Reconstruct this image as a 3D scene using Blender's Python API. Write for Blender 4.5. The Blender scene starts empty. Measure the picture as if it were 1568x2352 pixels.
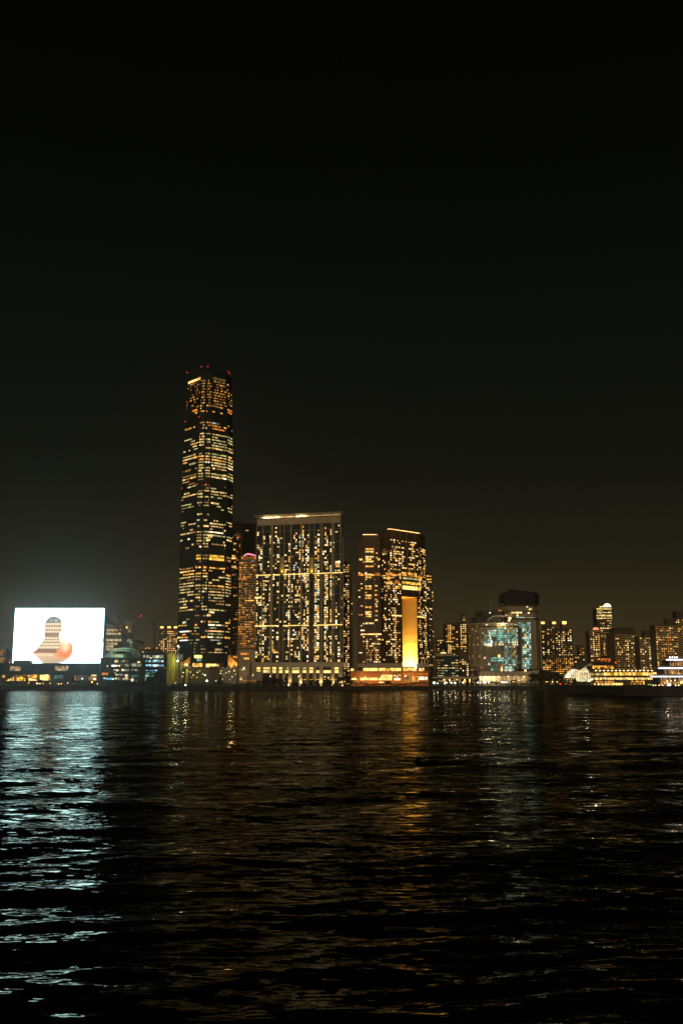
import bpy, math, random
import numpy as np
from mathutils import Vector
R = random.Random(11)
SC = bpy.context.scene
COL = SC.collection
PI = math.pi
# ---------------------------------------------------------------- camera frame (picture units: 1568 x 2352)
F, CX, CY, CAMH = 2287.0, 784.0, 1176.0, 8.7
TH = math.atan((1569.0 - 1176.0) / F)
CT, ST = math.cos(TH), math.sin(TH)
def ray(px, py):
    a, b = px - CX, CY - py
    return Vector((a, F * CT - b * ST, F * ST + b * CT))
def at(px, py, D):
    r = ray(px, py); k = D / r.y
    return Vector((r.x * k, D, CAMH + r.z * k))
def proj(p):
    x, y, z = p[0], p[1], p[2] - CAMH
    f = y * CT + z * ST; u = -y * ST + z * CT
    return CX + F * x / f, CY - F * u / f
def xz(px0, px1, y0, y1, D):
    """left, right, bottom, top in metres of a picture rectangle standing at distance D"""
    m = (y0 + y1) / 2
    return at(px0, m, D).x, at(px1, m, D).x, at(px0, max(y0, y1), D).z, at(px0, min(y0, y1), D).z
# ---------------------------------------------------------------- materials
MATS = {}
def newmat(name):
    m = bpy.data.materials.new(name); m.use_nodes = True
    nt = m.node_tree; nt.nodes.clear()
    out = nt.nodes.new('ShaderNodeOutputMaterial')
    return m, nt, out
def surf(name, col, rough=0.6, var=0.25, scale=0.15, metal=0.0, spec=0.4, grid=None, stretch=1.0):
    """ordinary surface with mottled colour; grid=(width,height,mortar colour) adds a panel pattern"""
    if name in MATS: return MATS[name]
    m, nt, out = newmat(name); N, L = nt.nodes, nt.links
    b = N.new('ShaderNodeBsdfPrincipled'); L.new(b.outputs[0], out.inputs[0])
    b.inputs['Roughness'].default_value = rough; b.inputs['Metallic'].default_value = metal
    b.inputs['Specular IOR Level'].default_value = spec
    g = N.new('ShaderNodeNewGeometry')
    n = N.new('ShaderNodeTexNoise'); n.inputs['Scale'].default_value = scale; n.inputs['Detail'].default_value = 5
    mp = N.new('ShaderNodeMapping'); mp.inputs['Scale'].default_value = (1, 1, stretch); L.new(g.outputs['Position'], mp.inputs[0])
    L.new(mp.outputs[0], n.inputs['Vector'])
    r = N.new('ShaderNodeValToRGB'); L.new(n.outputs['Fac'], r.inputs[0])
    r.color_ramp.elements[0].position = .3; r.color_ramp.elements[1].position = .7
    r.color_ramp.elements[0].color = (*[c * (1 - var) for c in col], 1)
    r.color_ramp.elements[1].color = (*[min(1, c * (1 + var)) for c in col], 1)
    src = r.outputs[0]
    if grid:
        sx = N.new('ShaderNodeSeparateXYZ'); L.new(g.outputs['Position'], sx.inputs[0])
        c = N.new('ShaderNodeCombineXYZ'); L.new(sx.outputs['X'], c.inputs['X']); L.new(sx.outputs['Z'], c.inputs['Y'])
        k = N.new('ShaderNodeTexBrick'); L.new(c.outputs[0], k.inputs['Vector'])
        k.offset = 0; k.inputs['Scale'].default_value = 1
        k.inputs['Brick Width'].default_value = grid[0]; k.inputs['Row Height'].default_value = grid[1]
        k.inputs['Mortar Size'].default_value = grid[3] if len(grid) > 3 else .25
        k.inputs['Mortar'].default_value = (*grid[2], 1)
        L.new(src, k.inputs['Color1']); L.new(src, k.inputs['Color2']); src = k.outputs['Color']
    L.new(src, b.inputs['Base Color'])
    MATS[name] = m; return m
def glow(name, col, strength, var=.5, scale=.45, sample=False):
    """something that gives off light: lit rooms, lamps, screens; rooms differ in brightness"""
    if name in MATS: return MATS[name]
    m, nt, out = newmat(name); N, L = nt.nodes, nt.links
    e = N.new('ShaderNodeEmission'); L.new(e.outputs[0], out.inputs[0])
    e.inputs['Color'].default_value = (*col, 1)
    if var > 0:
        g = N.new('ShaderNodeNewGeometry')
        n = N.new('ShaderNodeTexNoise'); n.inputs['Scale'].default_value = scale; n.inputs['Detail'].default_value = 3
        L.new(g.outputs['Position'], n.inputs['Vector'])
        mr = N.new('ShaderNodeMapRange'); L.new(n.outputs['Fac'], mr.inputs[0])
        mr.inputs[1].default_value = .3; mr.inputs[2].default_value = .7
        mr.inputs[3].default_value = strength * (1 - var); mr.inputs[4].default_value = strength * (1 + var)
        fac = mr.outputs[0]
        if name.startswith('room'):
            # neighbouring bays of a lit floor differ: curtains, ceiling lights, dark desks
            dv = N.new('ShaderNodeVectorMath'); dv.operation = 'MULTIPLY'; L.new(g.outputs['Position'], dv.inputs[0]); dv.inputs[1].default_value = (.52, 0, .3)
            fl = N.new('ShaderNodeVectorMath'); fl.operation = 'FLOOR'; L.new(dv.outputs[0], fl.inputs[0])
            wn = N.new('ShaderNodeTexWhiteNoise'); wn.noise_dimensions = '3D'; L.new(fl.outputs[0], wn.inputs['Vector'])
            m2 = N.new('ShaderNodeMapRange'); L.new(wn.outputs['Value'], m2.inputs[0]); m2.inputs[3].default_value = .22; m2.inputs[4].default_value = 1.75
            mu = N.new('ShaderNodeMath'); mu.operation = 'MULTIPLY'; L.new(fac, mu.inputs[0]); L.new(m2.outputs[0], mu.inputs[1]); fac = mu.outputs[0]
        L.new(fac, e.inputs['Strength'])
    else:
        e.inputs['Strength'].default_value = strength
    m.cycles.emission_sampling = 'FRONT' if sample else 'NONE'
    MATS[name] = m; return m
S, E = {}, {}
S['glass'] = surf('dark_glass', (.018, .032, .034), .5, .3, .05, 0, .12, (3.0, 4.5, (.03, .034, .03), .35))
S['glass_teal'] = surf('teal_glass', (.02, .05, .05), .5, .3, .05, 0, .12)
S['brown'] = surf('brown_cladding', (.115, .068, .04), .6, .25, .1, 0, .3, (3.2, 3.0, (.035, .025, .02), .3))
S['beige'] = surf('beige_concrete', (.42, .33, .24), .8, .15, .08)
S['stone'] = surf('pale_stone', (.46, .38, .29), .8, .15, .06)
S['olive'] = surf('olive_metal', (.36, .31, .20), .6, .2, .1, 0, .15)
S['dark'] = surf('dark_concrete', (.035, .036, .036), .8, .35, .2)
S['navy'] = surf('navy_cladding', (.016, .04, .055), .7, .3, .1, 0, .1)
S['estate'] = surf('estate_render', (.155, .12, .075), .8, .2, .05, 0, .3, (2.6, 3.0, (.075, .06, .042), .5))
S['estate_dark'] = surf('estate_render_dark', (.13, .105, .075), .8, .2, .05, 0, .3, (2.6, 3.0, (.06, .05, .04), .5))
S['slab'] = surf('slab_edge', (.85, .58, .26), .8, .2, .1)
S['steel'] = surf('grey_steel', (.15, .16, .145), .5, .3, .5, .4)
S['white'] = surf('white_paint', (.75, .75, .72), .5, .1, .3)
S['red'] = surf('red_cladding', (.40, .145, .03), .55, .25, .1)
S['gold'] = surf('gold_wall', (.62, .40, .11), .6, .06, .05)
S['green_wall'] = surf('yellow_green_hoarding', (.27, .25, .045), .7, .75, 1.1, 0, .3, None, .06)
S['foliage'] = surf('dark_foliage', (.03, .045, .02), .8, .5, .6)
S['bark'] = surf('bark', (.06, .045, .03), .9, .3, 2)
S['ground'] = surf('asphalt', (.05, .048, .045), .9, .3, .05)
S['seawall'] = surf('seawall_stone', (.03, .03, .031), .9, .4, .3)
# lit rooms
E['pale'] = glow('room_pale', (1, .68, .25), 1.2)
E['warm'] = glow('room_warm', (1, .56, .155), 1.3)
E['amber'] = glow('room_amber', (1, .43, .07), 1.1)
E['orange'] = glow('room_orange', (1, .31, .035), .8)
E['dim'] = glow('room_dim', (1, .52, .17), .3)
E['white'] = glow('room_white', (1, .79, .49), 1.8)
E['office'] = glow('room_office', (1, .67, .235), .74)
E['flat'] = glow('room_cream_white', (1, .71, .34), 1.3)
E['green'] = glow('room_greenish', (.85, .78, .30), .5)
E['cool'] = glow('room_cool', (.75, .95, .90), 1.0)
E['teal'] = glow('room_teal', (.34, .72, .56), .6)
E['teal_dim'] = glow('room_teal_dim', (.22, .5, .38), .24)
E['blue'] = glow('room_blue', (.25, .65, .85), .8)
E['gold'] = glow('room_gold', (1, .52, .06), 1.15)
E['red'] = glow('room_red', (1, .13, .02), .8)
E['strip'] = glow('light_strip_warm', (1, .55, .18), 2.2, .35, .12)
E['strip_gold'] = glow('light_strip_gold', (1, .64, .18), 1.9, .4, .15)
E['strip_white'] = glow('light_strip_white', (.92, .92, 1), 2.0, .3, .2)
E['beacon'] = glow('aviation_red', (1, .03, .02), 2.2, 0)
E['pink'] = glow('neon_pink', (1, .25, .35), 1.5, .5, .5)
E['lamp'] = glow('lamp_warm', (1, .66, .28), 3.6, 0)
E['lamp_white'] = glow('lamp_white', (1, .98, .88), 5, 0)
E['lamp_amber'] = glow('lamp_amber', (1, .5, .1), 5, 0)
E['flood'] = glow('flood_white', (.92, 1, .85), 9, 0)
# ---------------------------------------------------------------- mesh helpers
BOXF = [(0, 3, 2, 1), (4, 5, 6, 7), (0, 1, 5, 4), (1, 2, 6, 5), (2, 3, 7, 6), (3, 0, 4, 7)]
class MB:
    """collects polygons (world coordinates) and links them as one mesh object"""
    def __init__(s): s.v, s.f, s.m = [], [], []
    def quad(s, pts, mi=0):
        b = len(s.v); s.v += [tuple(p) for p in pts]; s.f.append(tuple(range(b, b + len(pts)))); s.m.append(mi); return s
    def box(s, x0, x1, y0, y1, z0, z1, mi=0):
        b = len(s.v)
        s.v += [(x0, y0, z0), (x1, y0, z0), (x1, y1, z0), (x0, y1, z0), (x0, y0, z1), (x1, y0, z1), (x1, y1, z1), (x0, y1, z1)]
        for f in BOXF: s.f.append(tuple(b + i for i in f)); s.m.append(mi)
        return s
    def obox(s, c, rz, w, d, h, mi=0):
        """box centred at c, turned rz about the vertical"""
        b = len(s.v); ca, sa = math.cos(rz), math.sin(rz)
        for k in (-.5, .5):
            for (i, j) in ((-.5, -.5), (.5, -.5), (.5, .5), (-.5, .5)):
                x, y = i * w, j * d
                s.v.append((c[0] + x * ca - y * sa, c[1] + x * sa + y * ca, c[2] + k * h))
        for f in BOXF: s.f.append(tuple(b + i for i in f)); s.m.append(mi)
        return s
    def prism(s, plan, z0, z1, mi=0, plan2=None):
        """plan: list of (x,y) seen from above, counter-clockwise"""
        n = len(plan); b = len(s.v); plan2 = plan2 or plan
        zt = z1 if isinstance(z1, (list, tuple)) else [z1] * n
        s.v += [(p[0], p[1], z0) for p in plan] + [(p[0], p[1], zt[i]) for i, p in enumerate(plan2)]
        for i in range(n):
            j = (i + 1) % n; s.f.append((b + i, b + j, b + n + j, b + n + i)); s.m.append(mi)
        s.f.append(tuple(b + n + i for i in range(n))); s.m.append(mi)
        s.f.append(tuple(b + i for i in reversed(range(n)))); s.m.append(mi)
        return s
    def tube(s, p, q, r, n=6, r2=None, mi=0):
        p, q = Vector(p), Vector(q); r2 = r if r2 is None else r2
        a = (q - p).normalized(); u = a.orthogonal().normalized(); w = a.cross(u); b = len(s.v)
        for (c, rr) in ((p, r), (q, r2)):
            for i in range(n):
                t = 2 * PI * i / n; s.v.append(tuple(c + u * (rr * math.cos(t)) + w * (rr * math.sin(t))))
        for i in range(n):
            j = (i + 1) % n; s.f.append((b + i, b + j, b + n + j, b + n + i)); s.m.append(mi)
        s.f.append(tuple(b + i for i in reversed(range(n)))); s.f.append(tuple(b + n + i for i in range(n))); s.m += [mi, mi]
        return s
    def ball(s, c, r, n=8, sz=1.0, lo=-1.0, mi=0):
        b = len(s.v); rings = 5
        for k in range(rings + 1):
            t = math.asin(max(-1, min(1, lo + (1 - lo) * k / rings)))
            for i in range(n):
                a = 2 * PI * i / n
                s.v.append((c[0] + r * math.cos(t) * math.cos(a), c[1] + r * math.cos(t) * math.sin(a), c[2] + r * sz * math.sin(t)))
        for k in range(rings):
            for i in range(n):
                j = (i + 1) % n
                s.f.append((b + k * n + i, b + k * n + j, b + (k + 1) * n + j, b + (k + 1) * n + i)); s.m.append(mi)
        return s
    def build(s, name, mats, parent=None):
        if not isinstance(mats, (list, tuple)): mats = [mats]
        o0 = Vector((0, 0, 0))
        if parent is not None:
            p = parent
            while p is not None: o0 = o0 + p.location; p = p.parent
            org = o0
        else:
            a = np.array(s.v); org = Vector((float(a[:, 0].mean()), float(a[:, 1].mean()), float(a[:, 2].min())))
        me = bpy.data.meshes.new(name)
        me.from_pydata([(v[0] - org[0], v[1] - org[1], v[2] - org[2]) for v in s.v], [], s.f)
        for m in mats: me.materials.append(m)
        if len(mats) > 1: me.polygons.foreach_set('material_index', s.m)
        me.update()
        o = bpy.data.objects.new(name, me); COL.objects.link(o)
        if parent is not None: o.parent = parent
        else: o.location = org
        return o
def tag(o, label, cat, group=None, kind=None):
    if label: o['label'] = label
    if cat: o['category'] = cat
    if group: o['group'] = group
    if kind: o['kind'] = kind
    return o
def thing(name, loc, label, cat, group=None):
    o = bpy.data.objects.new(name, None); COL.objects.link(o); o.location = loc; o.empty_display_size = 2
    return tag(o, label, cat, group)
def structure(o):
    o['kind'] = 'structure'; return o
UNIT = {}
def unit_box(key):
    if key not in UNIT:
        me = bpy.data.meshes.new('window_' + key)
        v = [(-.5, -.5, -.5), (.5, -.5, -.5), (.5, .5, -.5), (-.5, .5, -.5), (-.5, -.5, .5), (.5, -.5, .5), (.5, .5, .5), (-.5, .5, .5)]
        me.from_pydata(v, [], BOXF); me.materials.append(E[key]); UNIT[key] = me
    return UNIT[key]
def put_windows(root, wins, part='lit_window', cap=95):
    """wins: (x, y, z, rz, w, h, key) in world metres; the largest become parts of their own, any rest one mass"""
    lim = cap
    if len(wins) > lim:
        wins = sorted(wins, key=lambda w: -(w[4] * w[5]) * R.uniform(.6, 1))
    for (x, y, z, rz, w, h, k) in wins[:lim]:
        o = bpy.data.objects.new(part, unit_box(k)); COL.objects.link(o); o.parent = root
        o.location = (x - root.location.x, y - root.location.y, z - root.location.z)
        o.rotation_euler = (0, 0, rz); o.scale = (w, .24, h)
    rest = wins[lim:]
    if rest:
        keys = sorted({w[6] for w in rest}); mb = MB()
        for (x, y, z, rz, w, h, k) in rest: mb.obox((x, y, z), rz, w, .24, h, keys.index(k))
        o = mb.build(part + 's', [E[k] for k in keys], root); o['kind'] = 'stuff'
class Face:
    """an upright rectangle of facade from L to R (world x,y), seen from the harbour"""
    def __init__(s, L, Rr):
        s.o = Vector((L[0], L[1])); e = Vector((Rr[0], Rr[1])); s.L = (e - s.o).length; s.d = (e - s.o) / s.L
        s.n = Vector((s.d.y, -s.d.x)); s.rz = math.atan2(s.d.y, s.d.x)
    def p(s, u, out=0.0): q = s.o + s.d * u + s.n * out; return q.x, q.y
    def hit(s, px, py):
        r = ray(px, py); den = r.x * s.n.x + r.y * s.n.y
        k = (s.o.x * s.n.x + s.o.y * s.n.y) / den
        x, y = r.x * k, r.y * k
        return (x - s.o.x) * s.d.x + (y - s.o.y) * s.d.y, CAMH + r.z * k
    def win(s, u, z, w, h, k, out=.1):
        x, y = s.p(u, out); return (x, y, z, s.rz, w, h, k)
    def rect(s, px0, px1, py0, py1, k, out=.15):
        """window that fills a picture rectangle on this facade"""
        u0, z1 = s.hit(px0, py0); u1, z0 = s.hit(px1, py1)
        return s.win((u0 + u1) / 2, (z0 + z1) / 2, abs(u1 - u0), abs(z1 - z0), k, out)
    def bar(s, mb, u0, u1, z0, z1, out0, out1, mi=0):
        x, y = s.p((u0 + u1) / 2, (out0 + out1) / 2)
        mb.obox((x, y, (z0 + z1) / 2), s.rz, u1 - u0, out1 - out0, z1 - z0, mi)
def pick(mix):
    t = R.random() * sum(w for _, w in mix)
    for k, w in mix:
        t -= w
        if t <= 0: return k
    return mix[-1][0]
def grid_windows(face, u0, u1, z0, z1, cw, fh, p, mix, colvar=.8, wf=(.55, .9), hf=.55, cluster=.35, out=.1, allow=None):
    """lit rooms over a facade: whole stacks of rooms share a likelihood, neighbours tend to be lit together"""
    nc = max(1, int((u1 - u0) / cw)); nr = max(1, int((z1 - z0) / fh)); cw = (u1 - u0) / nc
    cp = [p * max(.05, 1 + colvar * R.uniform(-1, 1.3)) for _ in range(nc)]; res = []
    for r in range(nr):
        prev = False; rowp = R.uniform(.6, 1.4); k = pick(mix)
        for c in range(nc):
            pr = cp[c] * rowp
            if prev: pr = pr + cluster * .5
            prev = R.random() < pr
            if prev:
                if R.random() < .6: k = pick(mix)
                w = cw * R.uniform(*wf); u = u0 + (c + .5) * cw; z = z0 + (r + .5) * fh
                if allow and not allow(u, z): continue
                res.append(face.win(u, z, w, fh * hf * R.uniform(.8, 1.15), k, out))
    return res
WARMMIX = [('pale', 4), ('warm', 5), ('amber', 2), ('white', 1.6), ('dim', 2)]
AMBERMIX = [('amber', 4), ('warm', 3), ('orange', 2), ('dim', 1.5)]
# ---------------------------------------------------------------- world, sun
w = bpy.data.worlds.new("World"); SC.world = w; w.use_nodes = True
nt = w.node_tree; nt.nodes.clear(); N, L = nt.nodes, nt.links
out = N.new('ShaderNodeOutputWorld')
sky = N.new('ShaderNodeTexSky'); sky.sky_type = 'NISHITA'; sky.sun_disc = False
SUN_EL, SUN_ROT = math.radians(14), math.radians(200)
sky.sun_elevation = math.radians(-6); sky.sun_rotation = SUN_ROT
b1 = N.new('ShaderNodeBackground'); b1.inputs[1].default_value = .0015; L.new(sky.outputs[0], b1.inputs[0])
tc = N.new('ShaderNodeTexCoord'); sp = N.new('ShaderNodeSeparateXYZ'); L.new(tc.outputs['Generated'], sp.inputs[0])
rp = N.new('ShaderNodeValToRGB'); L.new(sp.outputs['Z'], rp.inputs[0])
els = rp.color_ramp.elements
els[0].position = 0.0; els[0].color = (.053, .038, .0140, 1)
els[1].position = .62; els[1].color = (.0009, .0011, .0007, 1)
for pos, c in ((.06, (.034, .0255, .0105)), (.12, (.0150, .0138, .0072)), (.20, (.0072, .0078, .0050)), (.30, (.0044, .0052, .0036)), (.42, (.0024, .0030, .0020))):
    e = els.new(pos); e.color = (*c, 1)
b2 = N.new('ShaderNodeBackground'); b2.inputs[1].default_value = 1; L.new(rp.outputs[0], b2.inputs[0])
ad = N.new('ShaderNodeAddShader'); L.new(b1.outputs[0], ad.inputs[0]); L.new(b2.outputs[0], ad.inputs[1]); L.new(ad.outputs[0], out.inputs[0])
sl = bpy.data.lights.new('city_glow_sun', 'SUN'); sl.energy = .7; sl.angle = math.radians(25); sl.color = (1, .76, .46)
so = bpy.data.objects.new('city_glow_sun', sl); COL.objects.link(so)
sd = Vector((.25, 1, -.22)).normalized(); so.rotation_euler = sd.to_track_quat('-Z', 'Y').to_euler()
def lamp(name, kind, loc, energy, col, target=None, size=1.0, spot=1.2, blend=.8):
    l = bpy.data.lights.new(name, kind); l.energy = energy; l.color = col
    if kind == 'SPOT': l.spot_size = spot; l.spot_blend = blend; l.shadow_soft_size = size
    elif kind == 'POINT': l.shadow_soft_size = size
    o = bpy.data.objects.new(name, l); COL.objects.link(o); o.location = loc
    if target is not None: o.rotation_euler = (Vector(target) - Vector(loc)).to_track_quat('-Z', 'Y').to_euler()
    return o
# ---------------------------------------------------------------- setting: water, land, quay
def make_water():
    rr = .0064; y0, y1 = 5.0, 1262.0
    nr = int(math.log(y1 / y0) / rr) + 1; nc = 760
    ys = y0 * np.exp(np.arange(nr) * rr); ys[-1] = y1
    t = np.linspace(-1, 1, nc)
    Y = np.repeat(ys[:, None], nc, 1); W = .72 * Y + 110; ts = np.sign(t) * np.abs(t) ** 1.5; X = ts[None, :] * W
    dx = W * 1.5 * np.sqrt(np.abs(t))[None, :] * 2 / nc + .02; sp_ = np.maximum(dx, Y * rr)
    Z = np.zeros_like(Y); rng = np.random.RandomState(5)
    lam = 34.0
    while lam > 1.6:
        for k in range(4):
            l = lam * rng.uniform(.85, 1.2); a = math.radians(99 + rng.normal(0, 24 if lam > 6 else 36))
            sl_ = (.011 if lam > 12 else .028 if lam > 3 else .052) * rng.uniform(.7, 1.3)
            amp = sl_ * l / (2 * PI); ph = rng.uniform(0, 2 * PI)
            wgt = np.clip((l / sp_ - 3) / 4, 0, 1)
            arg = 2 * PI / l * (X * math.cos(a) + Y * math.sin(a)) + ph
            arg = arg + .9 * np.sin(2 * PI / (l * 5.3) * (X * math.cos(a + 1.1) + Y * math.sin(a + 1.1)) + ph * 3)
            mod = .5 + .5 * np.sin(2 * PI / (l * 3.9) * (X * math.sin(a + .3) + .6 * Y * math.cos(a)) + ph * 2)
            s_ = np.sin(arg); Z += wgt * amp * mod * (s_ + .25 * np.cos(2 * arg))
        lam /= 1.75
    fade = np.clip((1262 - Y) / 200, 0, 1); Z *= fade
    v = np.stack([X, Y, Z], -1).reshape(-1, 3)
    idx = np.arange(nr * nc).reshape(nr, nc)
    f = np.stack([idx[:-1, :-1], idx[:-1, 1:], idx[1:, 1:], idx[1:, :-1]], -1).reshape(-1, 4)
    me = bpy.data.meshes.new('water'); me.vertices.add(len(v)); me.vertices.foreach_set('co', v.ravel())
    me.loops.add(f.size); me.loops.foreach_set('vertex_index', f.ravel())
    me.polygons.add(len(f)); me.polygons.foreach_set('loop_start', np.arange(len(f)) * 4)
    me.polygons.foreach_set('use_smooth', np.ones(len(f), bool))
    me.update(); me.validate()
    m, nt, out = newmat('harbour_water'); N, L = nt.nodes, nt.links
    # dark harbour water: a thin sheen over an absorbing body
    b = N.new('ShaderNodeBsdfGlossy'); b.inputs['Color'].default_value = (.25, .255, .23, 1); b.inputs['Roughness'].default_value = .035
    df = N.new('ShaderNodeBsdfDiffuse'); df.inputs['Color'].default_value = (.0015, .003, .003, 1)
    fr = N.new('ShaderNodeFresnel'); fr.inputs['IOR'].default_value = 1.33
    mx = N.new('ShaderNodeMixShader'); L.new(fr.outputs[0], mx.inputs[0]); L.new(df.outputs[0], mx.inputs[1]); L.new(b.outputs[0], mx.inputs[2]); L.new(mx.outputs[0], out.inputs[0])
    g = N.new('ShaderNodeNewGeometry'); acc = g.outputs['Normal']
    for (sx, sy, ax, ay, det, rot) in ((.5, 1.65, .19, .24, 1, .17), (1.6, 5.0, .15, .20, .8, .12), (.09, .24, .06, .08, 0, .24)):
        mp = N.new('ShaderNodeMapping'); mp.inputs['Scale'].default_value = (sx, sy, 1); mp.inputs['Rotation'].default_value = (0, 0, -rot)
        L.new(g.outputs['Position'], mp.inputs[0])
        n = N.new('ShaderNodeTexNoise'); n.inputs['Scale'].default_value = 1; n.inputs['Detail'].default_value = det; n.inputs['Distortion'].default_value = .3
        L.new(mp.outputs[0], n.inputs['Vector'])
        a1 = N.new('ShaderNodeVectorMath'); a1.operation = 'SUBTRACT'; L.new(n.outputs['Color'], a1.inputs[0]); a1.inputs[1].default_value = (.5, .5, .5)
        a2 = N.new('ShaderNodeVectorMath'); a2.operation = 'MULTIPLY'; L.new(a1.outputs[0], a2.inputs[0]); a2.inputs[1].default_value = (ax * 2, ay * 2, 0)
        a3 = N.new('ShaderNodeVectorMath'); a3.operation = 'ADD'; L.new(acc, a3.inputs[0]); L.new(a2.outputs[0], a3.inputs[1]); acc = a3.outputs[0]
    nn = N.new('ShaderNodeVectorMath'); nn.operation = 'NORMALIZE'; L.new(acc, nn.inputs[0]); L.new(nn.outputs[0], b.inputs['Normal']); L.new(nn.outputs[0], fr.inputs['Normal'])
    me.materials.append(m)
    o = bpy.data.objects.new('water', me); COL.objects.link(o); return structure(o)
make_water()
QY = 1250.0
GZ = 4.0
structure(MB().quad([(-2500, QY + 1, GZ), (2500, QY + 1, GZ), (2500, 3200, GZ), (-2500, 3200, GZ)]).build('ground', S['ground']))
structure(MB().box(-900, at(1290, 1580, QY).x, QY, QY + 6, -3, GZ + .9).build('quay', S['seawall']))
DX0 = at(1288, 1580, 1105).x
structure(MB().box(DX0, 900, 1105, QY + 4, -3, GZ + .2).build('dock', S['seawall']))
PX0 = at(1432, 1590, 663).x
structure(MB().box(PX0, 420, 663, 900, -3, at(1500, 1576, 663).z).build('pier', S['seawall']))
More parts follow.
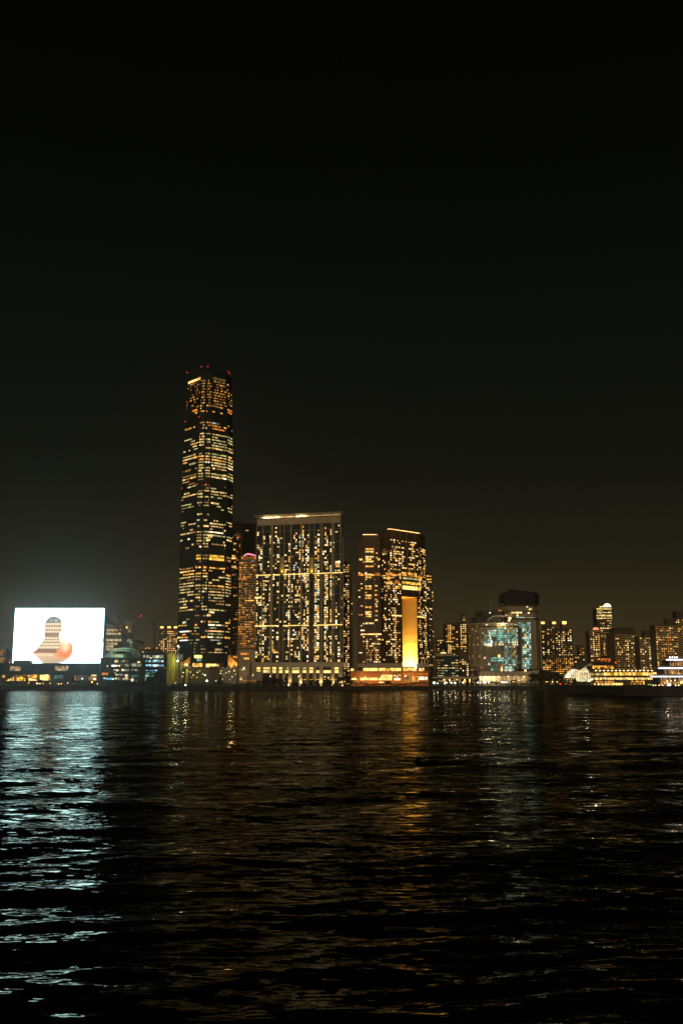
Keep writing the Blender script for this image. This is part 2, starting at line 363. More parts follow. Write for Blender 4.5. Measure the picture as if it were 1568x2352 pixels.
# ---------------------------------------------------------------- the supertall tower
def beacon(root, p, r=1.3): MB().ball(p, r, 6).build('beacon_light', E['beacon'], root)
E['crown_dim'] = glow('strip_dull_gold', (.9, .6, .2), .10, .4, .3)
def supertall():
    base = [(406, 1535), (443, 1503.5), (458.5, 1500), (474, 1503), (514, 1523), (528, 1542)]
    P = [Vector((at(x, 1500, d).x, d)) for x, d in base]
    cx, cy = at(468, 1500, 1545).x, 1545.0
    C0 = Vector((cx, cy))
    z_mid = at(459, 1085, 1500).z; z_top = at(459, 853, 1500).z
    def sc(z):
        t = max(0, (z - z_mid) / (z_top - z_mid)); return 1 - .135 * t ** 1.15
    back = [Vector((at(500, 1500, 1590).x, 1592)), Vector((at(420, 1500, 1590).x, 1588))]
    plan = P + back
    def ring(z): return [C0 + (q - C0) * sc(z) for q in plan]
    t = thing('supertall_tower', (cx, cy, GZ), 'very tall dark glass office tower with bent bands of yellow lit floors and red beacons', 'skyscraper', None)
    mb = MB(); zs = [GZ + 44] + [z_mid + (z_top - z_mid) * k / 6 for k in range(7)]
    rings = [[(q.x, q.y) for q in ring(z)] for z in zs]
    for i in range(len(zs) - 1):
        n = len(plan)
        for a in range(n):
            b = (a + 1) % n
            mb.quad([(*rings[i][a], zs[i]), (*rings[i][b], zs[i]), (*rings[i + 1][b], zs[i + 1]), (*rings[i + 1][a], zs[i + 1])])
    mb.quad([(*q, zs[-1]) for q in rings[-1]])
    mb.build('glass_shaft', S['glass'], t)
    # screens of facade standing above the roof, lower in the corners
    cr = MB(); rt = ring(z_top)
    for a, b, h in ((0, 1, 7), (3, 4, 8), (4, 5, 4), (5, 6, 7), (6, 7, 7), (7, 0, 7)):
        f = Face(rt[a], rt[b]); f.bar(cr, .5, f.L - .5, z_top, z_top + h, -1.2, .2)
    cr.build('crown_screen', S['glass'], t)
    for px, hh in ((461, 6), (476, 6.5)):
        mast = MB(); q = at(px, 860, 1530); mast.box(q.x - 1.5, q.x + 1.5, q.y - 1.5, q.y + 1.5, z_top - 1, z_top + hh); mast.build('roof_plant', S['dark'], t)
    faces = {}
    fh = 4.55; wins = []
    bands = [(868, 930, 'hotel', 0), (930, 950, 'AM', .28), (950, 963, 'X', .02), (963, 984, 'OR', .42), (984, 990, 'X', 0), (990, 1031, 'PA', .62), (1031, 1037, 'X', .02),
             (1037, 1044, 'PA', .85), (1044, 1057, 'AMB', .95), (1057, 1076, 'PW', .5), (1076, 1098, 'PW', .58), (1098, 1124, 'DIM', .22), (1124, 1170, 'PW', .6), (1170, 1190, 'PA', .1),
             (1190, 1224, 'PW', .42), (1224, 1258, 'PW', .58), (1258, 1271, 'X', .05), (1271, 1287, 'BIG', 0), (1287, 1302, 'X', .04), (1302, 1319, 'AMR', .55), (1319, 1404, 'RE', .86),
             (1404, 1424, 'DIM', .2), (1424, 1470, 'MX', .55), (1470, 1516, 'GR', .35)]
    MIX = {'AM': [('amber', 3), ('dim', 2), ('orange', 2)], 'X': [('dim', 1)], 'OR': [('orange', 4), ('amber', 2), ('dim', 2), ('cool', .5)], 'PA': [('office', 4), ('green', 3), ('warm', 1)],
           'AMB': [('warm', 4), ('amber', 3), ('office', 2)], 'PW': [('office', 5), ('green', 1.5), ('warm', 1.2), ('dim', 1.6), ('white', .6)], 'DIM': [('dim', 3), ('green', 2)],
           'AMR': [('amber', 3), ('warm', 2), ('dim', 1)], 'RE': [('office', 6), ('green', 1.4), ('white', .7), ('dim', 1.6), ('amber', .5)],
           'MX': [('amber', 2), ('green', 3), ('white', 1.5), ('orange', 1.5), ('dim', 2)], 'GR': [('green', 2), ('dim', 3), ('teal_dim', 2), ('office', .7)]}
    nseg = [13, 6, 6, 15, 5]
    z = GZ + 50
    while z < z_top - 10:
        q = C0 + (P[2] - C0) * sc(z); vy = proj((q.x, q.y, z))[1]
        bd = next((b for b in bands if b[0] <= vy < b[1]), None)
        if bd:
            kind, p = bd[2], bd[3]; rg = ring(z); rowp = R.choice((.6, .95, 1.15, 1.35, 1.5))
            for fi in range(5):
                f = Face(rg[fi], rg[fi + 1]); n = nseg[fi]; cw = (f.L - 2.2) / n
                if kind == 'hotel':
                    for c in range(n):
                        pr = (.36, .62, .62, .60, .55)[fi] * R.choice((.6, 1, 1, 1.15)) * (.0 if (c * 7 + fi) % 11 == 3 else 1)
                        if R.random() < pr: wins.append(f.win(1.1 + (c + .5) * cw, z, cw * .5, 1.9, pick([('amber', 5), ('orange', 3), ('dim', 2), ('warm', .6)]), .12))
                    continue
                if kind == 'BIG':
                    if fi == 3: wins.append(f.win(f.L * .47, z, f.L * .86, fh * .8, 'gold', .12))
                    if fi in (1, 2, 4): wins.append(f.win(f.L * .5, z, f.L * .7, 2.2, R.choice(('gold', 'dim', 'amber')), .12))
                    continue
                side = (.75, 1.05, 1.05, 1.1, 1)[fi]
                if kind == 'AMR': side = (.8, .9, .9, 1, .4)[fi]
                if kind == 'DIM': side = (1, 1, .8, .8, .3)[fi]
                pf = min(1, 1.12 * p * side * rowp * (R.uniform(.35, 1.5) if kind not in ('AMB',) else 1)); c = 0; k = pick(MIX[kind])
                thick = .56 if kind != 'RE' else .5
                while c < n:
                    run = R.randint(1, 7 if kind != 'AMB' else 10); run = min(run, n - c)
                    if R.random() < pf:
                        kk = k if R.random() < .65 else pick(MIX[kind])
                        wins.append(f.win(1.1 + (c + run / 2) * cw, z + R.uniform(-.2, .2), cw * run * R.uniform(.82, .97), fh * thick * R.uniform(.55, 1.05), kk, .12))
                    c += run
        z += fh
    rg = ring(z_top - 8); fL, fR = Face(rg[0], rg[1]), Face(rg[3], rg[4])
    # lit parapet strips follow the crown
    for f, u0, u1, k, h in ((fL, .06, .72, 'strip', 3.6), (fL, .76, .95, 'warm', 4.2), (fR, .04, .92, 'crown_dim', 4.0)):
        x, y = f.p(f.L * (u0 + u1) / 2, .25); mb = MB(); mb.obox((x, y, z_top - 8), f.rz, f.L * (u1 - u0), .3, h); mb.build('light_strip', E[k], t)
    for px, p0 in ():
        pass
    f0 = Face(P[0], P[1]); f3 = Face(P[3], P[4]); f4 = Face(P[4], P[5]); f1 = Face(P[1], P[2]); f2 = Face(P[2], P[3])
    for (fc, x0, x1, y0, y1, k) in ((f3, 474, 512, 1450, 1451.2, 'strip_white'), (f3, 482, 505, 1470, 1471.2, 'strip_white'), (f0, 414, 434, 1450.3, 1451.5, 'strip_white'), (f0, 413, 431, 1470.5, 1471.7, 'strip_white'),
                                 (f3, 478, 512, 1222.5, 1223.7, 'white'), (f1, 447, 458, 1505, 1512, 'strip_gold'), (f2, 459, 463, 1505, 1512, 'strip_gold'), (f3, 478, 488, 1228, 1236, 'pale'), (f3, 474, 482, 1237, 1243, 'pale'), (f3, 480, 492, 1404, 1409, 'pale'), (f3, 475, 484, 1411, 1416, 'pale')):
        wins.append(fc.rect(x0, x1, y0, y1, k, .3))
    put_windows(t, wins, 'lit_window', 98)
    for px, py, fi, s in ((430, 855, 0, 0), (462, 842, 2, 0), (477.5, 841.5, 2, 0), (524.5, 853.5, 4, 0), (527, 858, 4, 0), (457, 957, 1, 0), (478, 957, 3, 0), (522.5, 966, 4, 0), (425, 968, 0, 0),
                          (452.5, 1112, 1, 0), (473, 1112, 2, 0), (525, 1120, 4, 0), (417.5, 1121, 0, 0), (413, 1306, 0, 0), (448.5, 1300.5, 1, 0), (469, 1300.5, 2, 0), (522.5, 1305, 4, 0)):
        D = (P[fi].y + P[fi + 1].y) / 2 - (3 if py > 900 else -8)
        beacon(t, at(px, py, D), .75)
    # lower floors between the flared skirts
    body = MB(); body.prism([(q.x, q.y) for q in plan], GZ, GZ + 44); body.build('lobby_block', S['glass'], t)
    # glass skirt flaring out towards the left, and the long curved canopy on the right
    sk = MB(); L0, L1 = P[0], P[1]
    prof = [(0, 62), (1.5, 45), (5, 30), (11, 20), (19, 13)]
    for (o0, z0), (o1, z1) in zip(prof, prof[1:]):
        n = f0.n; q = lambda pt, o, z: (pt.x + n.x * o, pt.y + n.y * o, GZ + z)
        sk.quad([q(L0, o1, z1), q(L1, o1, z1), q(L1, o0, z0), q(L0, o0, z0)]); sk.quad([q(L1, o1, z1 - .5), q(L0, o1, z1 - .5), q(L0, o0, z0 - .5), q(L1, o0, z0 - .5)])
    sk.build('entrance_skirt', S['glass_teal'], t)
    tail = MB(); pts = [(524.5, 1490), (526, 1499), (530, 1508), (537, 1517), (546, 1524), (556, 1529), (568, 1531.5)]
    W = [at(x, y, 1490) for x, y in pts]
    for a, b in zip(W, W[1:]):
        tail.quad([a, b, b + Vector((0, 40, 0)), a + Vector((0, 40, 0))]); tail.quad([a + Vector((0, 0, .8)), a + Vector((0, 40, .8)), b + Vector((0, 40, .8)), b + Vector((0, 0, .8))])
        tail.quad([a, a + Vector((0, 0, .8)), b + Vector((0, 0, .8)), b])
    tail.build('curved_canopy', S['beige'], t)
    for x0, y0, x1, y1 in ((533, 1518, 525, 1537), (541, 1523, 535, 1536), (548, 1527, 543, 1536)):
        MB().tube(at(x0, y0, 1489), at(x1, y1, 1489), .5).build('canopy_strut', S['olive'], t)
    return t
supertall()
# ---------------------------------------------------------------- wide apartment slab with the canopy roof
def wide_slab():
    D0, D1 = 1433, 1400
    A, B_ = at(587, 1470, D0), at(788, 1470, D1)
    f = Face((A.x, A.y), (B_.x, B_.y)); L_ = f.L
    cx, cy = f.p(L_ / 2, -12)
    t = thing('apartment_slab', (cx, cy, GZ), 'broad grid fronted apartment slab with an overhanging roof lit from below, between the tall tower and the arched block', 'apartment block')
    zb = f.hit(690, 1521)[1]; zt = f.hit(690, 1203)[1]; zr = f.hit(690, 1189)[1]
    bb = lambda u, d: (f.p(u)[0], f.p(u)[1] + d)
    bk = lambda d: [bb(0, 0), bb(L_, 0), bb(L_ - 1, d), bb(0, d)]
    MB().prism(bk(26), zb, zt).build('wall', S['glass'], t)
    h = MB()
    x0, x1 = f.hit(590.5, 1195)[0], f.hit(782, 1195)[0]
    h.prism([f.p(x0, .3), f.p(x1, .3), bb(x1 - 1, 24), bb(x0, 24)], zt - .5, zr); h.build('head_wall', S['beige'], t)
    # roof blade: sloping soffit carried on struts
    r0, rz0 = f.hit(586, 1187.2); r1, rz1 = f.hit(790, 1178.0)
    zc = (rz0 + rz1) / 2 + .8
    pl = lambda u, o, z: (*f.p(u, o), z)
    mb = MB(); a, b, c, d = (r0, 9), (r1, 9), (r1 - 8, -26), (r0 - 7, -26)
    bot = [pl(r0 + 5, 1.5, zc - 3.6), pl(r1 - 5, 1.5, zc - 3.6), pl(r1 - 12, -24, zc - 3.6), pl(r0 - 2, -24, zc - 3.6)]
    top = [pl(*a, zc), pl(*b, zc), pl(*c, zc), pl(*d, zc)]
    for i in range(4):
        j = (i + 1) % 4; mb.quad([bot[i], bot[j], top[j], top[i]])
    mb.quad(bot[::-1]); mb.quad([(p[0], p[1], p[2] + .0) for p in top]); mb.build('roof', S['stone'], t)
    for u in (.08, .2, .33, .46, .62, .75, .88, .95):
        MB().tube(pl(L_ * u, .4, zr - .2), pl(L_ * u, 6, zc - 1.6), .35).build('roof_strut', S['olive'], t)
    for px, hw_, e_ in ((625, 20, 5200), (692, 12, 2600), (655, 60, 2600), (740, 45, 800)):
        u, z = f.hit(px, 1189); hu = hw_ / 1.63
        m2 = MB(); f.bar(m2, u - hu, u + hu, zr + .05, zr + .35, 1.2, 2.2); m2.build('roof_lamp_trough', S['olive'], t)
        l = bpy.data.lights.new('roof_uplight', 'AREA'); l.shape = 'RECTANGLE'; l.size = hu * 2; l.size_y = .6; l.energy = e_; l.color = (1, .72, .34)
        o = bpy.data.objects.new('roof_uplight', l); COL.objects.link(o); x, y = f.p(u, 1.7); o.location = (x, y, zr + .5)
        tx, ty = f.p(u, 3.2); o.rotation_euler = (Vector((tx, ty, zr + 4)) - o.location).to_track_quat('-Z', 'Y').to_euler()
    # piers, floor edges
    piers = [(125, 1), (205, 1.6), (318, 4.6), (415, 1.1), (468, 1.1), (552, 2.2), (682, 3.4), (782, 1.1), (838, 1.1), (912, .8), (935, 2.2), (1065, 3.0), (1090, .8), (1165, 1.4), (1197, 1)]
    us = []
    for zx, w_ in piers:
        u = f.hit(563.5 + zx * .1875, 1376)[0]; us.append(u)
        m2 = MB(); w2 = w_ * .4 + .05
        f.bar(m2, u - w2, u + w2, zb, zt if 3 < zx < 1190 else zt - 22, .0, .9 if w_ > 2 else .6); m2.build('facade_pier', S['olive'], t)
    fh = (zt - zb) / 64
    for k in range(3, 64):
        heavy = k % 6 == 1
        if k < 13 or heavy or R.random() < .25:
            m2 = MB(); z = zb + k * fh; f.bar(m2, 0, L_, z - (.28 if heavy else .14), z + (.28 if heavy else .14), 0, .42); m2.build('floor_edge', S['olive'], t)
    for vy0, vy1, segs in ((1322.4, 1316.0, ((587, 622), (628, 643), (650, 680), (681, 711), (719, 738), (739, 787))), (1438.6, 1435.4, ((586, 640), (650, 688), (692, 709), (720, 738), (739, 787)))):
        for a_, b_ in segs:
            yy = vy0 + (vy1 - vy0) * ((a_ + b_) / 2 - 587) / 200
            u0, z = f.hit(a_, yy); u1, _ = f.hit(b_, yy); m2 = MB(); f.bar(m2, u0, u1, z - .55, z + .55, .3, 1.1); m2.build('light_strip', E['strip_gold'], t)
    u0, z = f.hit(585.5, 1373); u1, _ = f.hit(601, 1373); m2 = MB(); f.bar(m2, u0, u1, z - 1.1, z + 1.1, .3, 1.1); m2.build('light_strip', E['strip_gold'], t)
    # the two service recesses, lit on their upper third
    for px0, px1 in ((642.5, 651.5), (710.5, 720)):
        u0, _ = f.hit(px0, 1376); u1, _ = f.hit(px1, 1376)
        z0 = f.hit(px0, 1319)[1]; z1 = f.hit(px0, 1280)[1]
        m2 = MB(); f.bar(m2, u0 + .8, u1 - .8, z0, z1, .05, .35); m2.build('stair_panel', S['gold'], t)
        m2 = MB(); f.bar(m2, u0 + .8, u1 - .8, zb, f.hit(px0, 1440)[1], .05, .35); m2.build('stair_panel', S['brown'], t)
        x, y = f.p((u0 + u1) / 2, 2.2)
        lamp('stair_uplight', 'SPOT', (x, y, z0 + .5), 5200, (1, .72, .2), (*f.p((u0 + u1) / 2, 0), z0 + 14), .4, 1.5, 1)
    wins = []
    mix = [('pale', 3), ('flat', 4.5), ('warm', 4), ('amber', 1.8), ('white', 2.4), ('cool', .4), ('dim', 1.4), ('green', .4)]
    for i in range(len(us) - 1):
        a_, b_ = us[i] + .8, us[i + 1] - .8
        w_ = b_ - a_
        if w_ < 1.2: continue
        px = 563.5 + (piers[i][0] + piers[i + 1][0]) / 2 * .1875
        rec = 642 < px < 652 or 710 < px < 721
        n = max(1, round(w_ / 3.0)); cw = w_ / n
        for c in range(n):
            hot = R.choice((.08, .12, .17, .33)) * (.25 if rec else 1)
            if 727 < px < 762 and R.random() < .5: hot = .5
            run = 0; k = 'warm'
            for r in range(64):
                z = zb + (r + .5) * fh; fr = r / 64
                pr = hot * (1.15 if fr < .62 else .8)
                if fr > .93: pr *= .25
                if .36 < fr < .42: pr *= .5
                if run > 0: pr = min(.85, pr + .22)
                if R.random() < pr:
                    run = 2
                    if R.random() < .55: k = pick(mix)
                    wins.append(f.win(a_ + (c + .5) * cw + R.uniform(-.2, .2), z, cw * R.uniform(.55, 1.0), fh * R.uniform(.55, .82), k, .12))
                else: run -= 1
    put_windows(t, wins)
    # podium
    zb0 = GZ
    fp = Face((at(583, 1530, D0 - 8).x, D0 - 8), (at(790.5, 1530, D1 - 8).x, D1 - 8))
    zp1 = fp.hit(690, 1521.5)[1]; zp0 = fp.hit(690, 1532)[1]; zm = fp.hit(690, 1546.5)[1]
    m2 = MB(); m2.prism([fp.p(0, 0), fp.p(fp.L, 0), (fp.p(fp.L)[0] - 1, fp.p(fp.L)[1] + 44), (fp.p(0)[0], fp.p(0)[1] + 44)], zp0, zp1); m2.build('podium_parapet', S['stone'], t)
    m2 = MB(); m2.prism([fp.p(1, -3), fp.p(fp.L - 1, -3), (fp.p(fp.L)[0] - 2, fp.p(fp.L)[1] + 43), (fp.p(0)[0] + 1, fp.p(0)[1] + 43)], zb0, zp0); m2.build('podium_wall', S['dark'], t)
    cols = [(551, 588), (600.5, 603), (619, 624.5), (633.5, 639), (648, 653.5), (662.5, 669.5), (687, 693.5), (703, 709), (718.5, 724.5), (733, 741), (760, 767), (777, 786)]
    for a_, b_ in cols:
        u0, u1 = max(fp.hit(a_, 1545)[0], 0), fp.hit(b_, 1545)[0]
        if u1 > u0:
            m2 = MB(); fp.bar(m2, u0, u1, zb0, zp0, -3, .0); m2.build('podium_column', S['stone'], t)
    pw = []
    for a_, b_, k1, k2 in ((588.5, 596.5, 'strip_gold', 'strip_gold'), (602, 619, 'strip_gold', 'pale'), (625, 633, 'strip_gold', 'strip_gold'), (639.5, 647.5, 'strip_gold', 'strip_gold'), (654, 662, 'green', 'strip_gold'),
                           (670, 686.5, 'green', 'strip_gold'), (694, 702.5, 'green', 'strip_gold'), (709.5, 718, 'warm', 'strip_gold'), (725, 733, 'dim', 'strip_gold'), (741.5, 759.5, 'dim', 'strip_gold'), (767.5, 776.5, 'strip_gold', 'strip_gold')):
        if k1 != 'dim': pw.append(fp.rect(a_, b_, 1532.8, 1537.8, k1, -2.8))
        pw.append(fp.rect(a_, b_, 1540, 1546, k2, -2.8))
    pw.append(fp.rect(693, 776, 1560.5, 1561.6, 'gold', -2.7))
    put_windows(t, pw, 'podium_window')
    for px in (663.8, 690, 737.5, 764, 787):
        q = fp.hit(px, 1565); x, y = fp.p(q[0], 2.5)
        MB().ball((x, y, GZ + 1.6), 1.2, 8).build('column_uplight', E['lamp'], t)
        lamp('column_light', 'SPOT', (x, y - 1.5, GZ + 3.5), 6500, (1, .66, .28), (x, y + 4, GZ + 9), .6, 2.2, 1)
    return f
HB = wide_slab()
# ---------------------------------------------------------------- arched block
def front(px0, px1, D, D1=None, row=1470):
    a, b = at(px0, row, D), at(px1, row, D1 or D)
    return Face((a.x, a.y), (b.x, b.y))
def arch_block():
    # left tower
    A, B_ = at(822, 1470, 1440), at(874, 1470, 1440)
    t = thing('apartment_tower', ((A.x + B_.x) / 2, 1455, GZ), 'dark brown apartment tower with a short orange roof line, left wing of the arched block', 'apartment block', 'brown arched apartment towers')
    f = Face((A.x, 1440), (B_.x, 1440)); zb = f.hit(850, 1523)[1]; z1 = f.hit(850, 1248)[1]; zt = f.hit(850, 1229)[1]
    MB().prism([f.p(0), f.p(f.L), f.p(f.L, -34), f.p(0, -34)], zb, z1).build('wall', S['brown'], t)
    u0, u1 = f.hit(831, 1240)[0], f.hit(872, 1240)[0]
    MB().prism([f.p(u0, -1), f.p(u1, -1), f.p(u1, -30), f.p(u0, -30)], z1, zt).build('roof_storey', S['brown'], t)
    m2 = MB(); a, z = f.hit(832.5, 1228); b, _ = f.hit(866, 1228); f.bar(m2, a, b, z - .5, z + .5, .1, .6); m2.build('light_strip', E['strip'], t)
    m2 = MB(); a, z = f.hit(829, 1457); b, _ = f.hit(876, 1457); f.bar(m2, a, b, z - .8, z + .8, .1, .7); m2.build('light_strip', E['strip'], t)
    for px in (838.5, 859.5):
        m2 = MB(); u = f.hit(px, 1400)[0]; f.bar(m2, u - .3, u + .3, zb, z1, 0, .5); m2.build('facade_pier', S['olive'], t)
    wins = []
    for y in (1261, 1267, 1279, 1284, 1289.5, 1301, 1320, 1326, 1347, 1352, 1368, 1374, 1394.5, 1406, 1411, 1416, 1432):
        wins.append(f.rect(838.8, 838.8 + R.choice((14, 14, 19)), y - 1.8, y + 1.8, R.choice(('warm', 'amber', 'amber', 'pale')), .12))
    for x0, x1, y0, y1, k in ((825, 832, 1282.5, 1287, 'warm'), (866, 872, 1282.5, 1287, 'amber'), (822.5, 838, 1317, 1322, 'orange'), (860, 881, 1316, 1322, 'orange'), (838.5, 860, 1319, 1321.5, 'amber'), (868, 871, 1299, 1303, 'pale')):
        wins.append(f.rect(x0, min(x1, 873.5), y0, y1, k, .14))
    u0 = f.hit(860.5, 1400)[0]
    wins += grid_windows(f, u0, u0 + 4.5, zb, f.hit(850, 1330)[1], 4, 3.3, .42, WARMMIX, .3)
    wins += grid_windows(f, .5, f.hit(837, 1400)[0], zb, f.hit(850, 1420)[1], 2.6, 3.2, .3, WARMMIX)
    wins += grid_windows(f, f.hit(840, 1400)[0], f.L, zb, f.hit(850, 1462)[1], 2.6, 3.2, .3, WARMMIX)
    wins += grid_windows(f, .5, f.L, f.hit(850, 1420)[1], z1 - 10, 3, 3.2, .08, WARMMIX)
    put_windows(t, wins)
    # linking recess
    fk = front(872, 881, 1464); m2 = MB(); fk.bar(m2, 0, fk.L, GZ, fk.hit(876, 1236)[1], -20, 0); m2.build('link_wall', S['brown'], t)
    m2 = MB(); fk.bar(m2, 1.2, 2.0, GZ, fk.hit(876, 1237)[1], 0, .5); m2.build('facade_pier', S['olive'], t)
    # main tower: two faces meeting at a near corner, right face pierced by the tall opening
    V = lambda px, D: (at(px, 1470, D).x, D)
    p0, p1, p2, p3 = V(876.5, 1458), V(896.5, 1440), V(966.5, 1484), V(979.5, 1512)
    t2 = thing('arched_tower', (p1[0] + 15, 1490, GZ), 'dark brown apartment tower pierced by a tall gold lit archway', 'apartment block', 'brown arched apartment towers')
    fl, fr, fs = Face(p0, p1), Face(p1, p2), Face(p2, p3)
    ya, yt = 1364, 1216
    uo0, zo = fr.hit(922, 1368); uo1, _ = fr.hit(957.5, 1368)
    ztop = fr.hit(905, 1217)[1] - 0; zb = fr.hit(905, 1523)[1]
    dep = 30
    I0, I1 = fr.p(uo0), fr.p(uo1); K0, K1 = fr.p(uo0, -dep), fr.p(uo1, -dep)
    MB().prism([p0, p1, I0, K0, (K0[0] - 25, K0[1] + 20), (p0[0], p0[1] + 40)], GZ, zo).build('wall', S['brown'], t2)
    MB().prism([I1, p2, p3, (p3[0] - 5, p3[1] + 30), (K1[0] + 8, K1[1] + 8), K1], GZ, zo).build('wall', S['brown'], t2)
    MB().prism([p0, p1, p2, p3, (p3[0] - 5, p3[1] + 30), (K1[0] + 8, K1[1] + 8), (K0[0] - 25, K0[1] + 20), (p0[0], p0[1] + 40)], zo, ztop).build('upper_wall', S['brown'], t2)
    # gold lining: inner side of the right leg and the soffit, washed by floodlights at its foot
    fi = Face(K1, I1); m2 = MB()
    zs = [zb - 12] + [fi.hit(950, y)[1] for y in (1475, 1455, 1420, 1414, 1388, 1383)] + [zo - .1]
    for a, b in zip(zs, zs[1:]): fi.bar(m2, 0, fi.L, a + .12, b - .12, .0, .6)
    m2.build('archway_lining', S['gold'], t2)
    m2 = MB(); m2.prism([fr.p(uo0 + .1, -.3), fr.p(uo1 - .1, -.3), fr.p(uo1 - .1, -dep), fr.p(uo0 + .1, -dep)], zo - 1.2, zo - .05); m2.build('archway_soffit', S['gold'], t2)
    MB().prism([K0, K1, fr.p(uo1, -dep - 2), fr.p(uo0, -dep - 2)], GZ, zb + 2).build('archway_gate', S['gold'], t2)
    for k in (.2, .4, .6, .8):
        m2 = MB(); fi.bar(m2, fi.L * k - .25, fi.L * k + .25, zb - 12, fi.hit(945, 1505)[1], .6, 1.6); m2.build('archway_fin', S['gold'], t2)
    for k, e_ in ((.2, 1.0), (.5, 1.0), (.8, 1.0)):
        q = fi.p(fi.L * k, 9); tq = fi.p(fi.L * k, 0)
        m2 = MB(); m2.ball((q[0], q[1], zb - 9), .8, 6); m2.build('archway_lamp', E['lamp'], t2)
        lamp('archway_flood', 'SPOT', (q[0], q[1], zb - 7), 350000 * e_, (1, .56, .09), (tq[0], tq[1], zb + 62), 1.0, 1.5, 1)
        lamp('archway_wash', 'SPOT', (q[0], q[1], zb - 4), 34000, (1, .88, .80), (tq[0], tq[1], zb + 6), 1.5, 2.6, 1)
    # balconies over the archway
    wins = []
    ub0, ub1 = fr.hit(923, 1330)[0], fr.hit(957, 1330)[0]
    for y0, y1, k in ((1327.5, 1331.5, 'green'), (1337, 1343, 'gold'), (1346.5, 1355, 'strip_gold')):
        z0, z1_ = fr.hit(940, y1)[1], fr.hit(940, y0)[1]
        wins.append(fr.win((ub0 + ub1) / 2, (z0 + z1_) / 2, ub1 - ub0, z1_ - z0, k, .6))
        wins.append(fr.win(ub1 + 4.5, (z0 + z1_) / 2, 6.5, (z1_ - z0) * .8, 'gold', .2))
        m2 = MB(); fr.bar(m2, ub0 - .5, ub1 + .5, z0 - 2.2, z0 - .3, 0, 2.4); m2.build('balcony', S['glass_teal'], t2)
    for k in range(7):
        u = ub0 + (ub1 - ub0) * (k + .5) / 7; z = fr.hit(940, 1320.5)[1]; wins.append(fr.win(u, z, 3.2, 5.2, R.choice(('amber', 'orange', 'gold')), .3))
    m2 = MB(); z = fr.hit(940, 1316.5)[1]; fr.bar(m2, ub0 - 1, ub1 + 1, z - .4, z + .4, .1, 1.2); m2.build('light_strip', E['amber'], t2)
    for a_, b_, yy in ((886.5, 901.5, 1316), (903, 921, 1320)):
        fc = fl if a_ < 890 else fr
        wins.append(fr.rect(max(a_, 897), b_, yy - 1.8, yy + 3, 'orange', .2)); 
    wins.append(fl.rect(887, 896, 1316, 1322, 'orange', .2)); wins.append(fr.rect(958, 966, 1324, 1329, 'orange', .2)); wins.append(fs.rect(967, 978, 1324, 1329, 'orange', .2))
    for x0, x1, y0, y1, k in ((907.5, 916, 1333, 1341, 'orange'), (907.5, 917.5, 1345.5, 1353, 'gold')): wins.append(fr.rect(x0, x1, y0, y1, k, .2))
    for y in (1327, 1339): wins.append(fl.rect(887, 896, y - 1.8, y + 2, 'amber', .2)); wins.append(fr.rect(897, 900, y - 1.8, y + 2, 'amber', .2))
    for fc, x0, x1, y in ((fr, 899, 921, 1413.5), (fr, 957.6, 966, 1416.5), (fs, 967, 974, 1417.3)):
        u0, z = fc.hit(x0, y); u1, _ = fc.hit(x1, y); m2 = MB(); fc.bar(m2, u0, u1, z - .9, z + .9, .1, .8); m2.build('light_strip', E['strip_gold'], t2)
    # roof lines of light
    for fc, a_, b_ in ((fl, 890, 896.4), (fr, 896.6, 967)):
        u0 = max(fc.hit(a_, 1218)[0], 0); u1 = min(fc.hit(b_, 1220)[0], fc.L); m2 = MB(); fc.bar(m2, u0, u1, ztop - .1, ztop + 1.0, -.6, .5); m2.build('light_strip', E['strip'], t2)
    for px in (901, 907, 919.5, 934, 952):
        u = fr.hit(px, 1280)[0]; m2 = MB(); fr.bar(m2, u - .3, u + .3, zo + 26, ztop, 0, .5); m2.build('facade_pier', S['olive'], t2)
    def ok(u, z):
        x, y = fr.p(u); px, py = proj((x, y, z)); return not (919 < px < 961 and py > 1312)
    zr = fr.hit(905, 1235)[1]; zm = fr.hit(905, 1310)[1]
    wins += grid_windows(fr, .5, fr.L - .5, zm, zr, 3.4, 3.3, .25, [('amber', 3), ('warm', 5), ('pale', 3), ('white', 1.5)], .9, allow=ok)
    wins += grid_windows(fr, .5, fr.L - .5, zb, zm, 2.4, 3.2, .29, WARMMIX, .9, allow=ok)
    u0 = fr.hit(904.5, 1450)[0]
    wins += grid_windows(fr, u0, u0 + 7, zb, fr.hit(905, 1420)[1], 3, 3.2, .42, WARMMIX, .3)
    wins += grid_windows(fl, .5, fl.L - .5, zb, ztop - 22, 3.0, 3.2, .2, WARMMIX, .8)
    wins += grid_windows(fs, .5, fs.L - .5, zb, zr - 8, 3.4, 3.2, .32, WARMMIX, .6)
    put_windows(t2, wins)
    # lower tower behind on the right
    A3, B3 = at(972, 1470, 1540), at(997.5, 1470, 1548)
    t3 = thing('apartment_tower', ((A3.x + B3.x) / 2, 1560, GZ), 'slim dark tower standing behind the right edge of the arched tower', 'apartment block', 'brown arched apartment towers')
    f3 = Face((A3.x, 1540), (B3.x, 1548)); z3 = f3.hit(990, 1314)[1]
    MB().prism([f3.p(0), f3.p(f3.L), f3.p(f3.L, -26), f3.p(0, -26)], GZ, z3).build('wall', S['estate_dark'], t3)
    for px in (985.5, 994.5):
        m2 = MB(); u = f3.hit(px, 1400)[0]; f3.bar(m2, u - .3, u + .3, GZ, z3, 0, .6); m2.build('facade_pier', S['olive'], t3)
    put_windows(t3, grid_windows(f3, .4, f3.L - .4, GZ + 30, z3 - 5, 2.8, 3.2, .3, WARMMIX) + [f3.rect(979, 991, 1322, 1325, 'amber'), f3.rect(979, 990, 1329.5, 1332, 'gold')])
    # podium of the whole group
    fp = Face((at(821, 1530, 1428).x, 1428), (at(985, 1530, 1428).x, 1428))
